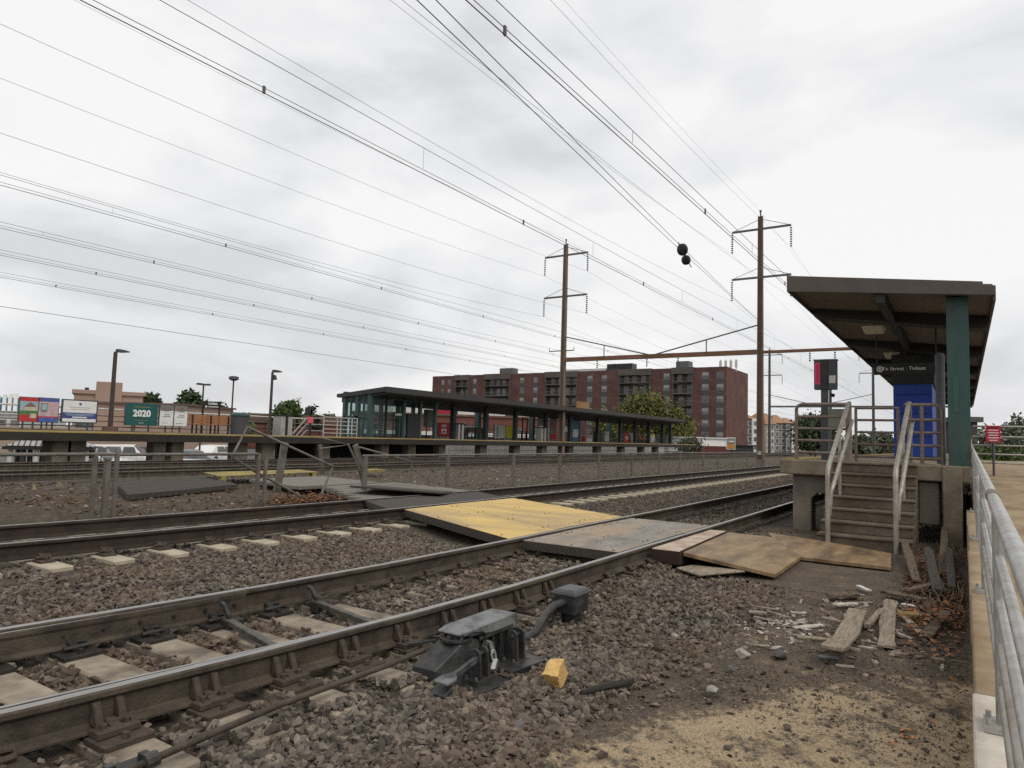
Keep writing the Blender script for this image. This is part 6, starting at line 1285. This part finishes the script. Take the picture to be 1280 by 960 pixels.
T('dark tree behind the corner of the pink building', 181, 485, 540, 96, 26, f_dark, 6, n=1500, ls=.34, crown_lo=.35, clumps=22)
T('dark dome shaped tree left of the twin headed lamp post', 235, 490, 540, 102, 38, f_dark, 7, n=3000, ls=.36, crown_lo=.3, clumps=36)
T('dark tree right of the station name sign', 272, 500, 540, 104, 22, f_dark, 8, n=1200, ls=.34, crown_lo=.3, clumps=20)
T('bright green bush beside the slim mushroom lamp', 302, 508, 540, 66, 24, f_mid, 9, n=1300, ls=.24, crown_lo=.2, clumps=24)
T('yellowish green tree right of the lamp with the floodlight', 357, 494, 540, 112, 34, f_mid, 10, n=2400, ls=.36, crown_lo=.25, clumps=34)
T('small dark tree behind the pink red notice', 389, 506, 540, 118, 22, f_dark, 11, n=1200, ls=.36, crown_lo=.25, clumps=18)
T('small far tree left of the glass shelter', 412, 513, 540, 130, 18, f_grey, 12, n=800, ls=.36, crown_lo=.25, clumps=16)
T('grey green pine like tree at the right edge behind the landing railing', 1274, 517, 572, 48, 34, f_grey, 13, z=-.4, n=1800, ls=.16, crown_lo=.2, clumps=34, sparse=.8)
for (u, vt, w, d, sd_, lb, fm) in ((1232, 536, 34, 40, 14, 'dusky shrub behind the small red notice', f_far), (1262, 530, 44, 46, 15, 'grey green shrub mass right of the red notice', f_far), (1226, 553, 36, 30, 16, 'bright green bush at the foot of the landing railing', f_mid), (1258, 558, 44, 29, 17, 'low bright green bush right of the bright one', f_mid), (1290, 555, 46, 30, 18, 'green bush at the extreme right edge', f_mid)):
    T(lb, u, vt, 575, d, w, fm, sd_, z=.0 if d < 35 else -.4, n=1700, ls=.085 if d < 35 else .14, crown_lo=.05, clumps=30, trunk=.04, name='bush', cat='bush')
for (u, vt, w, d, sd_, lb) in ((1072, 545, 40, 150, 21, 'dull green tree seen through the barrier gate'), (1098, 541, 34, 170, 22, 'grey green tree right of the one in the barrier gate'), (1050, 548, 22, 160, 23, 'low dark tree just right of the notice post'), (1118, 552, 24, 230, 24, 'small far tree against the blue shelter edge')):
    T(lb, u, vt, 570, d, w, f_grey, sd_, n=1500, ls=.5, crown_lo=.15, clumps=26)
# ------------------------------------------------------------------ cars and bus shelter beyond the far platform
def car(label, u, d, body, kind, rz, seed=0, z=LZ):
    q = P(u, 560, d=d); t = thing('parked_' + ('van' if kind == 'van' else 'car'), label, 'van' if kind == 'van' else 'car', (q.x, q.y, z)); t['_loc'] = [0, 0, 0]
    L_, Wd, H = (5.0, 1.95, 1.95) if kind == 'van' else (4.7, 1.85, 1.5)
    prof = [(-.5, .18), (-.5, .52), (-.46, .60), (-.40, .97), (.12, 1.0), (.26, .62), (.46, .52), (.5, .42), (.5, .18)] if kind == 'van' else [(-.5, .2), (-.5, .55), (-.42, .62), (-.28, .97), (.02, 1.0), (.18, .64), (.46, .52), (.5, .4), (.5, .2)]
    b = MB(); rings = []
    for (yy, ins) in ((-.5, .06), (-.46, 0), (.46, 0), (.5, .06)):
        rings.append([(p[0]*L_*(1-ins*.2), yy*Wd*(1 if p[1] < .65 else .84), p[1]*H) for p in prof])
    b.loft(rings); o = b.build('body', body, t, bevel=.04, seg=2)
    gl_ = m_win; i0, i1 = (3, 4)
    p3, p4, p5, p2 = prof[3], prof[4], prof[5], prof[2]
    for s in (-1, 1):
        ws = [(-.40, -.22), (-.20, -.02), (.0, .14)] if kind == 'van' else [(-.26, -.08), (-.06, .08)]
        for (a_, c_) in ws:
            b = MB(); q_ = [(a_*L_, s*Wd*.505, .64*H), (c_*L_+.04*L_, s*Wd*.505, .64*H), (c_*L_, s*Wd*.44, .93*H), (a_*L_+.02*L_, s*Wd*.44, .93*H)]
            b.add(q_+[(x_, y_*.95, z_) for (x_, y_, z_) in q_], [(0, 1, 2, 3), (7, 6, 5, 4), (0, 4, 5, 1), (1, 5, 6, 2), (2, 6, 7, 3), (3, 7, 4, 0)]); b.build('side_window', gl_, t)
    b = MB(); w_ = Wd*.38; b.add([(p5[0]*L_+.02, -w_*1.05, p5[1]*H+.04), (p5[0]*L_+.02, w_*1.05, p5[1]*H+.04), (p4[0]*L_+.07, w_*.95, p4[1]*H-.03), (p4[0]*L_+.07, -w_*.95, p4[1]*H-.03)], [(0, 1, 2, 3)]); b.build('windscreen', gl_, t)
    for sx in (-.3, .31):
        for s in (-1, 1):
            b = MB(); b.tube([(sx*L_, s*Wd*.40, .33), (sx*L_, s*Wd*.505, .33)], .33, 16, 0); w_o = b.build('wheel', m_black, t); b = MB(); b.tube([(sx*L_, s*Wd*.50, .33), (sx*L_, s*Wd*.515, .33)], .19, 12); b.build('rim', m_steel, w_o)
    for s in (-1, 1):
        b = MB(); b.bb(.47*L_, .503*L_, s*Wd*.36-.16, s*Wd*.36+.16, .46*H, .54*H); b.build('headlight', m_offwhite, t)
    t.rotation_euler = (0, 0, rz); return t
m_cwhite = mat('white car paint', (.72, .72, .71), (.68, .68, .67), 1, .25); m_cblue = mat('grey blue car paint', (.16, .20, .23), (.14, .18, .2), 1, .25, metal=.3); m_cdark = mat('dark car paint', (.04, .04, .045), (.03, .03, .035), 1, .25)
car('white van with a row of dark side windows between two platform piers', 155, 46, m_cwhite, 'van', R(-35), z=LZ-.22)
car('white car half hidden by the corner of the bus shelter', 122, 43, m_cwhite, 'car', R(-60), z=LZ+.0)
car('grey blue car with a dark windscreen right of the second pair of piers', 246, 44, m_cblue, 'car', R(-30), z=LZ+.1)
car('white car nose poking out left of the grey blue car', 232, 40, m_cwhite, 'car', R(-200), z=LZ-.35)
car('pale car parked in the far corner left of the tall bin', 272, 56, m_cwhite, 'car', R(20), z=LZ+.15)
car('dark car near the tan wall between the van and the piers', 182, 54, m_cdark, 'car', R(-10), z=LZ-.1)
t = thing('bus_shelter', 'open shelter with a pale ribbed metal hip roof and dark eaves below the far platform', 'shelter', tuple(tp(60, 560, 38)))
e0, e1 = tp(4, 560, 38), tp(116, 560, 40); ez0, ez1 = P(10, 560, d=38).z, P(10, 557, d=38).z; ax_ = (e1-e0); ax_.z = 0; l_ = ax_.length; ax_.normalize(); n_ = Vector((-ax_.y, ax_.x, 0)); n_ = n_ if n_.dot(e0) > 0 else -n_
zr_ = P(60, 541, d=40).z
b = MB(); p = [e0, e1, e1+n_*3.4, e0+n_*3.4]; rd = [e0+ax_*1.9+n_*1.7, e1-ax_*1.9+n_*1.7]
b.add([(v.x, v.y, ez1) for v in p]+[(v.x, v.y, zr_) for v in rd], [(0, 1, 5, 4), (1, 2, 5), (2, 3, 4, 5), (3, 0, 4), (3, 2, 1, 0)])
for k in range(16):
    s = l_*(k+.5)/16; s2 = min(max(s, 1.9), l_-1.9); hh = 1-abs(s-s2)/1.9
    a_ = e0+ax_*s; b_ = a_+n_*1.7*hh; b.tube([(a_.x, a_.y, ez1+.02), (b_.x, b_.y, ez1+(zr_-ez1)*hh+.02)], .035, 4, 1)
b.build('roof', [m_steel, m_grey], t)
b = MB(); q = (e0+e1)/2+n_*1.7; q.z = (ez0+ez1)/2-.06; b.ob(q, ax_*(l_/2+.05), n_*1.75, (0, 0, (ez1-ez0)/2+.02)); b.build('eaves', m_black, t)
for k in range(7):
    q = e0+ax_*(.3+(l_-.6)*k/6)+n_*.3; b = MB(); b.tube([(q.x, q.y, LZ), (q.x, q.y, ez0)], .14, 8); b.build('post', m_dark if k % 2 else m_offwhite, t)
    q = q+n_*2.8; b = MB(); b.tube([(q.x, q.y, LZ), (q.x, q.y, ez0)], .14, 8); b.build('post', m_dark, t)
q = P(127, 564, d=36); t = thing('round_sign_back', 'grey sign back standing beside the white van', 'sign', (q.x, q.y, LZ)); b = MB(); b.tube([(q.x, q.y, LZ), (q.x, q.y, q.z+.2)], .03, 6); b.build('post', m_mid, t); b = MB(); b.ob((q.x, q.y-.05, q.z), (.26, .1, 0), (.01, -.015, 0), (0, 0, .2)); b.build('plate', mat('grey sign plate', (.2, .21, .2)), t)
for o in bpy.data.objects:
    if '_loc' in o: del o['_loc']
